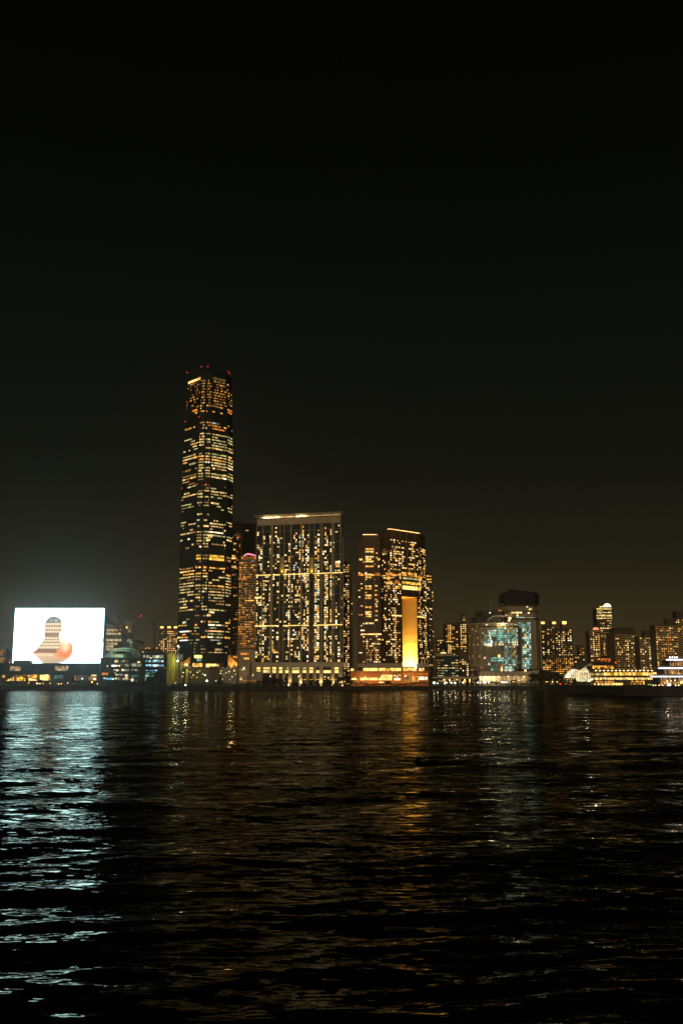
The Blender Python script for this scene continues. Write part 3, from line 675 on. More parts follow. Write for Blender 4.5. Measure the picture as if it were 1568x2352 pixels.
    t4 = thing('mall_podium', (fp.p(fp.L / 2)[0], 1440, GZ), 'long low stone podium with glowing shopfronts under the arched tower', 'podium')
    zp0, zp1 = fp.hit(900, 1532.5)[1], fp.hit(900, 1524)[1]; ua, ub = fp.hit(924, 1530)[0], fp.hit(958, 1530)[0]
    m2 = MB(); fp.bar(m2, 0, ua, zp0, zp1, -12, 0); m2.build('parapet', S['stone'], t4)
    m2 = MB(); fp.bar(m2, ub, fp.L, zp0, zp1, -12, 0); m2.build('parapet', S['stone'], t4)
    m2 = MB(); fp.bar(m2, 0, fp.L, GZ, zp0, -14, -1.5); m2.build('wall', S['brown'], t4)
    pw = [fp.rect(x0, x1, 1534.5, 1543, k, -1.3) for x0, x1, k in ((834, 847, 'strip_gold'), (848, 867, 'strip_gold'), (869, 884, 'warm'), (885, 896, 'gold'), (897, 906, 'warm'), (907, 921, 'strip_gold'), (925, 934, 'gold'), (935, 947, 'warm'), (948, 957, 'strip_gold'), (962, 974, 'warm'))]
    pw.append(fp.rect(805, 812, 1536, 1541, 'strip_gold', -1.3))
    put_windows(t4, pw, 'shopfront')
    q = fp.hit(954, 1533); x, y = fp.p(q[0], 3)
    MB().ball((x, y, q[1]), 1.4, 8).build('flood_lamp', E['lamp_white'], t4)
    # red waterfront pavilion
    fq = Face((at(805, 1555, 1345).x, 1345), (at(984, 1555, 1345).x, 1345))
    t5 = thing('red_pavilion', (fq.p(fq.L / 2)[0], 1360, GZ), 'low red waterfront pavilion with a slanted glazed front below the arched tower', 'pavilion')
    z0, z1 = GZ, fq.hit(900, 1544)[1]
    m2 = MB(); fq.bar(m2, 0, fq.L, GZ, z1, -26, 0); m2.build('wall', S['red'], t5)
    m2 = MB(); fq.bar(m2, -1.5, fq.L + 1.5, z1, z1 + 1.4, -27, 2.2); m2.build('roof', S['red'], t5)
    pw = [fq.rect(a, b, y0, y1, k, .2) for a, b, y0, y1, k in ((827, 846, 1557, 1562.5, 'strip_gold'), (847, 867, 1557, 1562.5, 'strip_gold'), (905, 919, 1558, 1562.5, 'lamp'), (905, 911, 1551, 1553.5, 'white'), (912, 920, 1550, 1552.5, 'white'),
              (928, 932, 1551, 1555, 'white'), (962, 981, 1555, 1562, 'white'), (930, 945, 1554, 1566, 'dim'), (946, 961, 1554, 1566, 'amber'), (962, 983, 1547.5, 1549.5, 'orange'), (925, 961, 1547.5, 1549, 'orange'), (808, 818, 1566.5, 1569, 'gold'), (820, 830, 1567, 1569, 'amber'), (870, 884, 1566.5, 1569, 'strip_gold'))]
    def poly(pts, k, name):
        m = MB(); m.quad([(*fq.p(fq.hit(a, b)[0], .25), fq.hit(a, b)[1]) for a, b in pts]); m.build(name, E[k], t5)
    poly(((868, 1562.5), (899, 1562.5), (901.5, 1550.5), (877, 1550.5)), 'strip_gold', 'slanted_window')
    poly(((806, 1561.5), (821, 1562), (817, 1557.5), (811, 1557.5)), 'strip_gold', 'slanted_window')
    for x_ in (874, 880, 886, 891.5, 896.5):
        m = MB(); u, z = fq.hit(x_, 1556.5); fq.bar(m, u - .15, u + .15, fq.hit(x_, 1562.5)[1], fq.hit(x_, 1550.8)[1], .3, .5); m.build('mullion', S['red'], t5)
    m = MB(); u0 = fq.hit(868, 1562)[0]; u1 = fq.hit(901, 1562)[0]
    for yy in (1553.5, 1556.5, 1559.5): z = fq.hit(885, yy)[1]; fq.bar(m, u0 + 3, u1, z - .12, z + .12, .3, .45)
    m.build('glazing_bar', S['red'], t5)
    put_windows(t5, pw, 'lit_window')
    for px in (835, 885, 950):
        q = at(px, 1566, 1328); lamp('pavilion_light', 'SPOT', (q.x, 1322, 14), 20000, (1, .55, .2), (q.x, 1345, 9), .8, 2.4, 1)
arch_block()
def tower(px0, px1, ytop, D, label, D1=None, mat='estate', depth=24, fh=3.0, cw=3.2, p=.2, mix=WARMMIX, colvar=.8, slabs=0, group=None, cat='apartment block', name='apartment_block',
          ybot=None, roof=None, wf=(.38, .75), hf=.5, cap=95, notch=0, cluster=.3, lo=None):
    """a plain slab or tower: wall, roof storey, floor edges, lit rooms"""
    f = front(px0, px1, D, D1); pm = (px0 + px1) / 2
    zt = f.hit(pm, ytop)[1]; zb = GZ if lo is None else f.hit(pm, lo)[1]
    c = f.p(f.L / 2, -depth / 2)
    t = thing(name, (c[0], c[1], GZ), label, cat, group)
    MB().prism([f.p(0), f.p(f.L), f.p(f.L, -depth), f.p(0, -depth)], GZ, zt).build('wall', S[mat], t)
    if notch:
        for k in range(1, notch + 1):
            u = f.L * k / (notch + 1); m = MB(); f.bar(m, u - .8, u + .8, GZ, zt - .5, 0, .5); m.build('recess_shade_strip', S['dark'], t)  # dark strips proud of the wall: the shade of a recess put into colour
    if slabs:
        n = int((zt - GZ) / (fh * slabs)); m = MB()
        for k in range(1, n + 1): f.bar(m, 0, f.L, GZ + k * fh * slabs - .75, GZ + k * fh * slabs, 0, .6)
        o = m.build('floor_edges', S['slab'], t); o['kind'] = 'stuff'
    for (a, b, h) in roof or ():
        m = MB(); f.bar(m, f.L * a, f.L * b, zt, zt + h, -depth * .7, -2); m.build('roof_house', S['estate_dark'], t)
    wins = grid_windows(f, .6, f.L - .6, zb + 2, zt - 1, cw, fh, p * 1.2, mix, colvar, wf, hf, cluster)
    put_windows(t, wins, 'lit_window', cap)
    return t, f, zt
def roof_glow(t, f, px, y, w, h, k='lamp_amber', name='roof_lamp'):
    u, z = f.hit(px, y); m = MB(); f.bar(m, u - w / 2, u + w / 2, z - h / 2, z + h / 2, -3, -.5); m.build(name, E[k], t)
# ---------------------------------------------------------------- towers between the supertall and the slab
t, f, zt = tower(527, 550, 1199, 1600, 'slim ribbed residential tower right behind the supertall tower, ruled with fine horizontal lines', mat='estate', p=.17, slabs=1.6, depth=30, fh=3.4, mix=[('orange', 4), ('amber', 3), ('dim', 3)], group='towers behind the supertall tower')
put_windows(t, [f.rect(a, b, y - 2.4, y + 1.2, k) for a, b, y, k in ((536, 542, 1249, 'amber'), (536, 541, 1263, 'amber'), (531, 541, 1278, 'gold'), (531, 542, 1283, 'warm'), (531, 542, 1302.5, 'warm'), (533, 536, 1321, 'dim'), (538, 541, 1321, 'dim'))])
tower(549, 590, 1203, 1720, 'wide unlit tower standing dark behind the pink roofed hotel', mat='glass', p=.004, depth=30, group='towers behind the supertall tower')
t, f, zt = tower(545.5, 589, 1284, 1470, 'amber lit hotel tower with a pink glowing roof beside the supertall tower', mat='brown', p=.42, mix=[('amber', 5), ('orange', 6), ('warm', 1), ('dim', 1.5)], cw=2.9, fh=3.5, wf=(.4, .7), hf=.5, colvar=.9, depth=26, slabs=1, group='towers behind the supertall tower', cat='hotel', name='hotel_tower', lo=1490)
m = MB(); a, z0 = f.hit(552, 1284); b, _ = f.hit(589, 1284); 
m.prism([f.p(a, -1), f.p(b, -1), f.p(b, -20), f.p(a, -20)], zt, zt + 3.5); m.build('roof_storey', S['brown'], t)
cr = [(560, 1277), (566, 1273), (571, 1272.5), (576, 1273.5), (582, 1275), (588, 1276.5)]
for (x0, y0), (x1, y1) in zip(cr, cr[1:]):
    m = MB(); m.tube(at(x0, y0, 1468), at(x1, y1, 1468), 1.1); m.build('neon_roof_line', E['pink'], t)
for px in (556, 562, 568, 574, 580, 586): roof_glow(t, f, px, 1281, 1.6, 4, 'orange', 'roof_window')
put_windows(t, [f.rect(577, 583, 1287.5, 1289.5, 'blue'), f.rect(547, 566, 1328, 1331, 'orange'), f.rect(566, 583, 1377.5, 1380.5, 'gold')], 'lit_window')
t, f, zt = tower(549, 589, 1494, 1462, 'low beige podium block at the foot of the pink roofed hotel', mat='beige', p=0, depth=8, cat='podium', name='hotel_podium')
put_windows(t, [f.rect(560, 572, 1511, 1514.5, 'gold'), f.rect(553, 571, 1500, 1504, 'orange')])
t, f, zt = tower(787.5, 803, 1291, 1446, 'narrow tower with stacked lit rooms hugging the right edge of the grid fronted slab', mat='brown', p=.5, cw=2.3, fh=3.1, depth=30, mix=WARMMIX, colvar=.35, cluster=.1, group='thin towers beside the slab')
t, f, zt = tower(803.2, 813, 1309, 1475, 'unlit olive concrete tower edge in the gap left of the arched block', mat='beige', p=.02, cw=3, depth=30, group='thin towers beside the slab')
# ---------------------------------------------------------------- museum with the giant screen
def museum():
    D = 1300
    f = front(34.3, 241, D, row=1400)
    z1, z0 = f.hit(137, 1397.3)[1], f.hit(137, 1524.5)[1]
    f = front(28.2, 235.0, D, row=1524)
    t = thing('museum_tower', (f.p(f.L / 2)[0], D + 8, GZ), 'thin museum slab whose whole face is a blazing white video screen', 'museum')
    MB().prism([f.p(-.0, -.5), f.p(f.L, -.5), f.p(f.L, -16), f.p(0, -16)], GZ, z1 + .3).build('wall', S['navy'], t)
    # the picture on the screen: pixels of a video wall, one colour per point of a fine flat grid
    nx, ny = 260, 156
    uu, zz_ = np.meshgrid(np.linspace(.1, f.L - .1, nx), np.linspace(z0, z1, ny))
    pts = np.stack([f.o.x + f.d.x * uu - t.location.x, f.o.y + f.d.y * uu - t.location.y, zz_ - t.location.z], -1).reshape(-1, 3)
    hx = np.zeros(nx * ny); hy = np.zeros(nx * ny)
    for i in range(nx * ny):
        px, py = proj((pts[i][0] + t.location.x, pts[i][1] + t.location.y, pts[i][2] + t.location.z)); hx[i], hy[i] = px * 4, (py - 1347.5) * 4
    def mask(poly, soft):
        p = np.array(poly, float); q = np.roll(p, -1, 0); ins = np.zeros(len(hx), bool); dd = np.full(len(hx), 1e9)
        for (xa, ya), (xb, yb) in zip(p, q):
            tt = np.clip(((hx - xa) * (xb - xa) + (hy - ya) * (yb - ya)) / ((xb - xa) ** 2 + (yb - ya) ** 2), 0, 1)
            dd = np.minimum(dd, np.hypot(hx - xa - tt * (xb - xa), hy - ya - tt * (yb - ya)))
            c = ((ya > hy) != (yb > hy)) & (hx < (xb - xa) * (hy - ya) / (yb - ya + 1e-9) + xa); ins ^= c
        return np.clip(np.where(ins, dd, -dd) / soft + .5, 0, 1)
    blob = lambda x, y, rx, ry: np.exp(-((hx - x) / rx) ** 2 - ((hy - y) / ry) ** 2)
    WH = np.array((.60, .95, 1.0)) * 7.2
    col = np.tile(WH, (nx * ny, 1))
    def over(m, c): 
        return col * (1 - m[:, None]) + np.array(c) * m[:, None]
    body = [(408, 458), (402, 490), (376, 522), (346, 566), (292, 608), (326, 642), (360, 676), (392, 704), (455, 712), (522, 708), (580, 696), (640, 655), (672, 600), (668, 540), (640, 492), (560, 478), (545, 455), (548, 432), (570, 402), (571, 330), (560, 300), (532, 278), (490, 268), (452, 281), (424, 308), (410, 337)]
    rs = np.random.RandomState(4); nz = sum(np.sin(hx * rs.uniform(.01, .12) + hy * rs.uniform(-.1, .1) + rs.uniform(0, 6)) for _ in range(14)) / 14
    col = over(mask(body, 9), (.82, .55, .34))
    orange = np.clip(blob(590, 600, 95, 75) * 1.5 + blob(640, 560, 40, 60) - .15 + .5 * nz, 0, 1) * mask(body, 14)
    col = over(orange, (1.0, .28, .09))
    col = over(np.clip(blob(600, 550, 36, 40) * 1.3 + .5 * nz, 0, 1) * mask(body, 14) * .9, (1.4, .85, .5))
    col = over(np.clip(blob(610, 490, 60, 26) * 1.2, 0, 1) * mask(body, 14) * .8, (2.4, 1.9, 1.5))
    core = [(408, 458), (402, 490), (376, 522), (346, 566), (335, 585), (552, 580), (546, 500), (540, 455), (548, 432), (570, 402), (571, 335), (410, 337)]
    col = over(mask(core, 8) * (.75 + .3 * nz), (.40, .27, .17))
    for ya, yb, xa, xb in ((334, 357, 414, 568), (370, 394, 414, 564), (404, 424, 412, 558), (438, 452, 470, 540), (465, 484, 408, 534), (490, 508, 398, 540), (518, 540, 383, 550), (547, 570, 358, 550), (615, 640, 316, 500)):
        cellw = (xb - xa) / max(4, round((xb - xa) / 21)); ph = np.abs(((hx - xa) / cellw) % 1 - .5)
        m_ = np.clip((yb - hy) / 3, 0, 1) * np.clip((hy - ya) / 3, 0, 1) * np.clip((hx - xa) / 6, 0, 1) * np.clip((xb - hx) / 6, 0, 1) * np.clip((.44 - ph) / .08, 0, 1)
        col = over(np.clip(m_ * (.85 + .5 * nz), 0, 1) * (.6 if ya in (438, 615) else 1), (1.25, .98, .62))
    col = over(mask([(412, 336), (568, 332), (558, 303), (530, 280), (490, 271), (455, 283), (427, 308)], 8) * .95, (.20, .24, .23))
    col = over(np.clip(blob(470, 310, 10, 8) + blob(515, 312, 14, 10), 0, 1) * .7, (.9, .95, .8))
    col = over(mask([(296, 607), (520, 610), (522, 576), (345, 573)], 8) * .85, (.26, .11, .07))
    col = over(mask([(300, 606), (340, 580), (360, 600), (350, 612)], 10) * .7, (.55, .10, .06))
    col = over(mask([(412, 458), (540, 455), (546, 428), (412, 428)], 6) * .7, (.26, .13, .09))
    col = over(np.clip(blob(480, 690, 110, 22) * 1.2 + .4 * nz, 0, 1) * mask(body, 12) * .7, (.62, .48, .30))
    col = over(mask([(918, 514), (952, 512), (956, 458), (940, 478)], 8) * .95, (.35, 1.3, .25))
    for x, y, s_ in ((205, 208, 8), (205, 225, 6), (215, 240, 5), (285, 214, 5), (153, 384, 7), (234, 487, 7), (664, 364, 10), (846, 323, 7), (932, 360, 8), (802, 582, 11), (766, 593, 9), (728, 620, 8), (212, 555, 5), (918, 370, 5)):
        col = over(np.clip(blob(x, y, s_ * .6, 3) * 1.3, 0, 1), (.25, .33, .30))
    me = bpy.data.meshes.new('video_screen'); idx = np.arange(nx * ny).reshape(ny, nx)
    fcs = np.stack([idx[:-1, :-1], idx[:-1, 1:], idx[1:, 1:], idx[1:, :-1]], -1).reshape(-1, 4)
    me.from_pydata(pts.tolist(), [], fcs.tolist())
    at_ = me.color_attributes.new('picture', 'FLOAT_COLOR', 'POINT'); at_.data.foreach_set('color', np.concatenate([col, np.ones((len(col), 1))], 1).astype(np.float32).ravel())
    sm, nt, out = newmat('video_wall'); em = nt.nodes.new('ShaderNodeEmission'); ca = nt.nodes.new('ShaderNodeVertexColor'); ca.layer_name = 'picture'
    nt.links.new(ca.outputs[0], em.inputs[0]); nt.links.new(em.outputs[0], out.inputs[0]); sm.cycles.emission_sampling = 'FRONT'
    me.materials.append(sm); so_ = bpy.data.objects.new('video_screen', me); COL.objects.link(so_); so_.parent = t
    Z = lambda pts: [(x / 4, y / 4 + 1347.5) for x, y in pts]
    fp = front(-40, 232, 1285); zt, zb = fp.hit(100, 1523.3)[1], fp.hit(100, 1550)[1]
    p = thing('museum_podium', (fp.p(fp.L / 2)[0], 1310, GZ), 'wide dark museum podium hovering over a lit ground floor below the video screen', 'museum')
    m = MB(); fp.bar(m, 0, fp.L, zb, zt, -40, 0); m.build('upper_storey', S['navy'], p)
    m = MB(); u0, u1 = fp.hit(30, 1520)[0], fp.hit(67, 1520)[0]; fp.bar(m, u0, u1, zt, fp.hit(50, 1517)[1], -13, -.5); m.build('roof_house', S['navy'], p)
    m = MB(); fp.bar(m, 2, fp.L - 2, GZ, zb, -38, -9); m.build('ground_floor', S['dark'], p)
    put_windows(p, [fp.rect(23.5, 46.7, 1530.7, 1541, 'dim2', .1), fp.rect(126, 156.5, 1530.3, 1541, 'dim2', .1)], 'lit_window')
    def lit(pts, k, name='lobby_window', o=-8.8):
        m = MB(); m.quad([(*fp.p(fp.hit(a, b)[0], o), fp.hit(a, b)[1]) for a, b in Z(pts)]); m.build(name, E[k], p)
    lit([(25, 866), (104, 866), (104, 822), (72, 836)], 'gold'); lit([(108, 866), (134, 866), (134, 826), (108, 822)], 'dim')
    lit([(136, 867), (212, 867), (212, 838), (175, 826), (136, 838)], 'gold'); lit([(243, 864), (334, 864), (308, 850), (243, 830)], 'strip_gold'); lit([(112, 826), (175, 822), (240, 812), (112, 810)], 'amber')
    lit([(214, 830), (334, 846), (334, 810), (250, 810)], 'amber'); lit([(348, 862), (440, 862), (440, 808), (348, 812)], 'strip_gold'); lit([(400, 822), (440, 822), (440, 805), (400, 805)], 'lamp')
    lit([(0, 836), (22, 836), (22, 815), (0, 815)], 'amber'); lit([(478, 850), (560, 850), (560, 815), (478, 815)], 'teal_dim'); lit([(664, 864), (698, 864), (698, 812), (664, 812)], 'dim'); lit([(700, 862), (790, 862), (790, 812), (700, 812)], 'dim3')
    lit([(798, 862), (886, 862), (886, 826), (798, 826)], 'dim'); lit([(826, 822), (886, 822), (886, 810), (826, 810)], 'pale')
    for z_ in ((36, 862, 110, 820), (110, 820, 180, 812), (180, 816, 300, 846), (300, 846, 390, 868)):
        MB().tube(Vector((*fp.p(fp.hit(z_[0] / 4, 1560)[0], -7.5), fp.hit(0, z_[1] / 4 + 1347.5)[1])), Vector((*fp.p(fp.hit(z_[2] / 4, 1560)[0], -7.5), fp.hit(0, z_[3] / 4 + 1347.5)[1])), .7).build('roof_truss', S['dark'], p)
    for x in (106, 134, 213, 238, 340, 445, 470, 575, 650, 700, 792, 890):
        m = MB(); u = fp.hit(x / 4, 1558)[0]; fp.bar(m, u - .6, u + .6, GZ, zb, -3, -2); m.build('column', S['dark'], p)
E['dim2'] = glow('room_tan', (1, .66, .32), .42, .3, .3)
E['dim3'] = glow('room_grey', (.7, .65, .45), .07, .4, .2)
museum()
# ---------------------------------------------------------------- left: far towers, offices, round glass block, cranes
tower(-14, 14, 1490, 2300, 'distant estate tower at the left edge of the view beyond the video screen', mat='estate_dark', p=.34, mix=AMBERMIX, cw=4, fh=4, group='far towers left of the screen')
tower(13, 27.6, 1497, 2400, 'distant low estate tower tucked against the left edge of the video screen', mat='estate_dark', p=.4, mix=AMBERMIX, cw=4, fh=4, group='far towers left of the screen')
t, f, zt = tower(238, 281, 1434, 1420, 'pale office block with a grid of wide lit windows right of the video screen', mat='olive', p=0, cat='office block', name='office_block', depth=20)
wins = []
for y, cells in ((1439.5, (0,)), (1448, (0, 1, 2, 3)), (1456, (0, 1, 2, 3)), (1470.5, (0, 1, 2, 3)), (1478.5, (0, 1, 2)), (1485, (0, 1)), (1492, (0, 1)), (1463, (4,))):
    for c in (0, 1, 2, 3):
        x0 = 243.5 + c * 9
        if y == 1439.5: continue
        if c in cells or R.random() < .15:
            for s in range(3): wins.append(f.rect(x0 + s * 2.9, x0 + s * 2.9 + 1.7, y - 2.4, y + 2.4, R.choice(('warm2', 'warm2', 'pale2'))))
E['warm2'] = glow('room_peach', (1, .66, .33), .6, .35, .3); E['pale2'] = glow('room_cream', (1, .78, .46), .7, .35, .3)
put_windows(t, wins)
t, f, zt = tower(280, 303, 1429, 1440, 'plain beige concrete tower joined to the pale office block', mat='beige', p=0, cat='office block', name='office_block', depth=20)
put_windows(t, [f.rect(266 + 16, 266 + 17.5, 1437, 1444, 'white'), f.rect(288, 292.5, 1439, 1444, 'strip_gold'), f.rect(282, 287, 1437.5, 1444, 'strip_white'), f.rect(293, 299, 1447, 1453, 'dim'), f.rect(293, 299, 1468, 1474, 'dim')])
t, f, zt = tower(363.5, 408, 1446, 1900, 'far twin topped estate tower with amber roof lamps left of the supertall tower', mat='estate_dark', p=.42, mix=[('amber', 3), ('warm', 4), ('pale', 1), ('orange', 1)], cw=3.6, fh=3.6, roof=((.1, .3, 6), (.5, .68, 6), (.85, .99, 6)))
for px in (371.3, 388, 403): roof_glow(t, f, px, 1441, 5.5, 2.6)
for i, (a, b, y, d) in enumerate(((333, 348, 1489, 'low far roof with a curved amber light left of the lamp topped tower'), (349, 366, 1491, 'low far roof with short amber lights beside the lamp topped tower'), (318, 333, 1493, 'low far roof with a broad orange sign glow behind the glass building'))):
    t, f, zt = tower(a, b, y, 1700, d, mat='estate_dark', p=.12, mix=AMBERMIX, cw=4, fh=4, group='low far roofs', cat='building', name='low_building')
    if i == 0:
        for (x0, y0), (x1, y1) in (((333.5, 1490.2), (337, 1488.8)), ((337, 1488.8), (341, 1488.6)), ((341, 1488.6), (345, 1489.8))): MB().tube(at(x0, y0, 1696), at(x1, y1, 1696), .8).build('roof_light', E['orange'], t)
    elif i == 1:
        MB().tube(at(358, 1489.6, 1696), at(362.5, 1488.4, 1696), .8).build('roof_light', E['orange'], t)
    else: roof_glow(t, f, 325, 1495, 8, 2.6, 'lamp_amber', 'roof_light')
def glass_building():
    f = front(227, 333, 1262)
    t = thing('performance_hall', (f.p(f.L / 2)[0], 1285, GZ), 'dark glass hall under construction with a domed lattice roof beside the video screen', 'hall')
    V = lambda x, y: (x * .125 + 220.5, y * .125 + 1445.5)
    def zz(x, y): return f.hit(*V(x, y))
    u0, u1 = f.hit(227, 1530)[0], f.hit(332, 1530)[0]; zt = zz(300, 520)[1]
    pl = []
    for i in range(9):
        a = PI + PI / 2 * i / 8; pl.append((u0 + 7 + 7 * math.cos(a), -7 - 7 * math.sin(a) * 1.0))
    plan = [f.p(u, o) for u, o in [(a, -7 + 7 * -math.sin(PI + PI / 2 * i / 8) - 0) for i, (a, _) in enumerate(pl)]] + [f.p(u1, 0), f.p(u1, -40), f.p(u0, -40)]
    MB().prism(plan, GZ, zt).build('wall', S['glass_teal'], t)
    for y in (535, 625, 700, 790, 880, 945):
        m = MB(); z = zz(300, y)[1]; f.bar(m, u0 + 5, u1, z - .35, z + .35, 0, .8); m.build('floor_edge', S['dark'], t)
    for x in (265, 445, 530, 640, 750, 830):
        m = MB(); u = zz(x, 700)[0]; f.bar(m, u - .3, u + .3, GZ, zt, 0, .6); m.build('facade_pier', S['dark'], t)
    def W(x0, x1, y0, y1, k): a, z1 = zz(x0, y0); b, z0 = zz(x1, y1); return f.win((a + b) / 2, (z0 + z1) / 2, b - a, z1 - z0, k, .15)
    wins = [W(*a) for a in ((350, 405, 565, 610, 'pale'), (505, 540, 565, 605, 'pale'), (470, 503, 575, 605, 'dim'), (285, 345, 655, 688, 'strip_white'), (350, 385, 660, 685, 'white'), (395, 438, 655, 685, 'pale'), (532, 600, 640, 685, 'dim3b'), (640, 745, 620, 685, 'dim3b'), (750, 808, 590, 622, 'pale'), (740, 830, 640, 685, 'dim3b'),
                               (205, 220, 660, 685, 'warm'), (112, 215, 800, 842, 'orange'), (320, 445, 735, 765, 'dim3b'), (375, 410, 745, 770, 'white'), (470, 515, 735, 765, 'white'), (520, 600, 735, 770, 'dim3b'), (370, 390, 825, 848, 'white'), (395, 480, 825, 845, 'dim3b'), (530, 590, 830, 905, 'pale2'), (140, 175, 893, 912, 'cool'), (178, 215, 895, 925, 'blue'),
                               (215, 290, 895, 930, 'blue'), (300, 345, 900, 930, 'cool'), (350, 385, 890, 918, 'pale'), (400, 450, 890, 930, 'dim3b'), (490, 600, 905, 945, 'pale2'), (640, 690, 885, 910, 'teal'), (640, 690, 915, 955, 'white'), (650, 690, 725, 765, 'dim3b'), (710, 760, 735, 770, 'dim3b'), (640, 780, 840, 870, 'teal_dim'), (735, 750, 938, 955, 'white'), (345, 355, 800, 812, 'white'))]
    for x in range(450, 610, 14):
        for y in (592, 648, 748, 838, 868): 
            if R.random() < .5: wins.append(W(x, x + 9, y, y + 16, 'dim3b'))
    put_windows(t, wins)
    # lattice dome
    d0, d1 = zz(120, 470), zz(800, 470)
    um, rad = (d0[0] + d1[0]) / 2, (d1[0] - d0[0]) / 2; hh = zz(480, 330)[1] - zt
    def dp(a, b):  # a: 0..1 across, b: depth -1..1
        x = (a - .5) * 2; rr_ = max(0, 1 - x * x - b * b * .9); return Vector((*f.p(um + rad * x, -20 + 18 * b), zt + hh * math.sqrt(rr_)))
    lat = MB(); nb = 10
    for j in range(5):
        b = .75 - j * .37
        for i in range(nb): lat.tube(dp(i / nb, b), dp((i + 1) / nb, b), .28, 4)
    for i in range(nb + 1):
        for j in range(4): 
            b = .75 - j * .37; lat.tube(dp(i / nb, b), dp(i / nb, b - .37), .22, 4)
            if i < nb: lat.tube(dp(i / nb, b), dp((i + 1) / nb, b - .37), .22, 4)
    lat.build('lattice_dome', S['green_steel'], t)
    m = MB(); m.prism([f.p(um - rad * .62, -3), f.p(um + rad * .1, -3), f.p(um + rad * .1, -24), f.p(um - rad * .62, -24)], zt, zt + 4); m.build('roof_hall', S['green_steel'], t)
    lamp('dome_flood', 'SPOT', (*f.p(um + rad * .05, 14), zt + 24), 36000, (.75, 1, .72), (*f.p(um - rad * .3, -16), zt), 1, 1.7, 1)
    lamp('dome_flood', 'SPOT', (*f.p(um + rad * .5, 14), zt + 22), 22000, (.75, 1, .72), (*f.p(um + rad * .2, -16), zt), 1, 1.7, 1)
    # right hand office with teal lit decks
    g = front(323, 386, 1270)
    t2 = thing('office_block', (g.p(g.L / 2)[0], 1290, GZ), 'dark office block with icy blue lit decks left of the yellow green hoarding', 'office block')
    z1 = g.hit(350, 1499)[1]
    MB().prism([g.p(0), g.p(g.L), g.p(g.L, -34), g.p(0, -34)], GZ, z1).build('wall', S['navy'], t2)
    def W2(x0, x1, y0, y1, k):
        a, zz1 = g.hit(*V(x0, y0)); b, zz0 = g.hit(*V(x1, y1)); return g.win((a + b) / 2, (zz0 + zz1) / 2, b - a, zz1 - zz0, k, .15)
    w2 = [W2(*a) for a in ((870, 900, 470, 530, 'dim3b'), (920, 1000, 480, 530, 'dim3b'), (1040, 1170, 480, 530, 'pale3'), (1180, 1240, 475, 535, 'dim3b'), (1000, 1020, 520, 545, 'white'), (900, 940, 572, 600, 'teal'), (965, 1010, 570, 605, 'blue'), (1025, 1170, 565, 605, 'cool2'), (1190, 1240, 570, 605, 'cool2'),
                           (920, 985, 648, 680, 'blue'), (990, 1060, 645, 685, 'cool2'), (1062, 1110, 650, 685, 'strip_white'), (1110, 1172, 650, 685, 'cool2'), (1190, 1240, 650, 685, 'blue'), (910, 950, 745, 768, 'blue'), (985, 1060, 758, 768, 'blue'), (1080, 1130, 745, 770, 'blue'), (920, 1000, 790, 830, 'teal_dim'), (820, 965, 835, 875, 'teal'), (840, 880, 860, 885, 'cool'), (920, 950, 850, 870, 'cool2'),
                           (970, 1060, 845, 870, 'teal_dim'), (815, 925, 885, 915, 'teal'), (830, 920, 922, 950, 'dim'), (680, 800, 850, 866, 'teal_dim'), (1010, 1090, 790, 805, 'teal_dim'), (1260, 1280, 700, 725, 'dim'))]
    put_windows(t2, w2)
    for y in (545, 620, 700, 780):
        m = MB(); z = g.hit(*V(1000, y))[1]; g.bar(m, 0, g.L, z - .4, z + .4, 0, 1); m.build('floor_edge', S['dark'], t2)
    for x in (905, 1030, 1175, 1250):
        m = MB(); u = g.hit(*V(x, 600))[0]; g.bar(m, u - .4, u + .4, GZ, z1, 0, .7); m.build('facade_pier', S['dark'], t2)
S['green_steel'] = surf('painted_steel_green', (.32, .42, .33), .5, .2, .3)
E['dim3b'] = glow('room_grey_gold', (.85, .80, .5), .34, .6, .5); E['pale3'] = glow('room_pale_green', (.85, .9, .6), .6, .5, .5); E['cool2'] = glow('room_icy', (.5, .85, .95), .9, .5, .5)
glass_building()
def lattice(mb, p, q, wd, n, r=.18):
    p, q = Vector(p), Vector(q); a = (q - p).normalized(); u = a.orthogonal().normalized() * wd; v = a.cross(u).normalized() * wd
    cs = [u + v, v - u, -u - v, u - v]
    for c in cs: mb.tube(p + c, q + c, r, 4)
    for k in range(n):
        A, B_ = p.lerp(q, k / n), p.lerp(q, (k + 1) / n)
        for i in range(4): mb.tube(A + cs[i], B_ + cs[(i + 1) % 4], r * .7, 3)
def tower_crane(px, y0, y1, jib, D, label, mat='dark'):
    b, t_ = at(px, y0, D), at(px, y1, D)
    t = thing('tower_crane', (b.x, D, GZ), label, 'crane', 'tower cranes by the glass hall')
    m = MB(); lattice(m, (b.x, D, GZ), (b.x, D, t_.z), .9, 22, .22); m.build('mast', S[mat], t)
    jp = at(jib[0], jib[1], D); top = Vector((b.x, D, t_.z))
    m = MB(); lattice(m, top, jp, .6, 18, .16); m.build('jib', S[mat], t)
    back = top - (jp - top).normalized() * 8; back.z = t_.z + .5
    m = MB(); m.box(min(back.x, top.x) - 1, max(back.x, top.x) + 5, D - 1.5, D + 1.5, t_.z - .5, t_.z + 3.6); m.build('machinery_deck', S[mat], t)
    apex = top + Vector((1.5, 0, 13)); m = MB(); m.tube(top, apex, .3); m.tube(apex, back, .12, 3); m.tube(apex, top.lerp(jp, .8), .1, 3); m.build('stay_frame', S[mat], t)
    return t
tower_crane(298.5, 1565, 1477, (243, 1416), 1256, 'dark luffing tower crane standing in front of the lattice dome, jib raised to the left')
tower_crane(310, 1565, 1479, (268, 1412), 1340, 'second luffing tower crane behind the lattice dome, jib crossing the beige concrete tower')
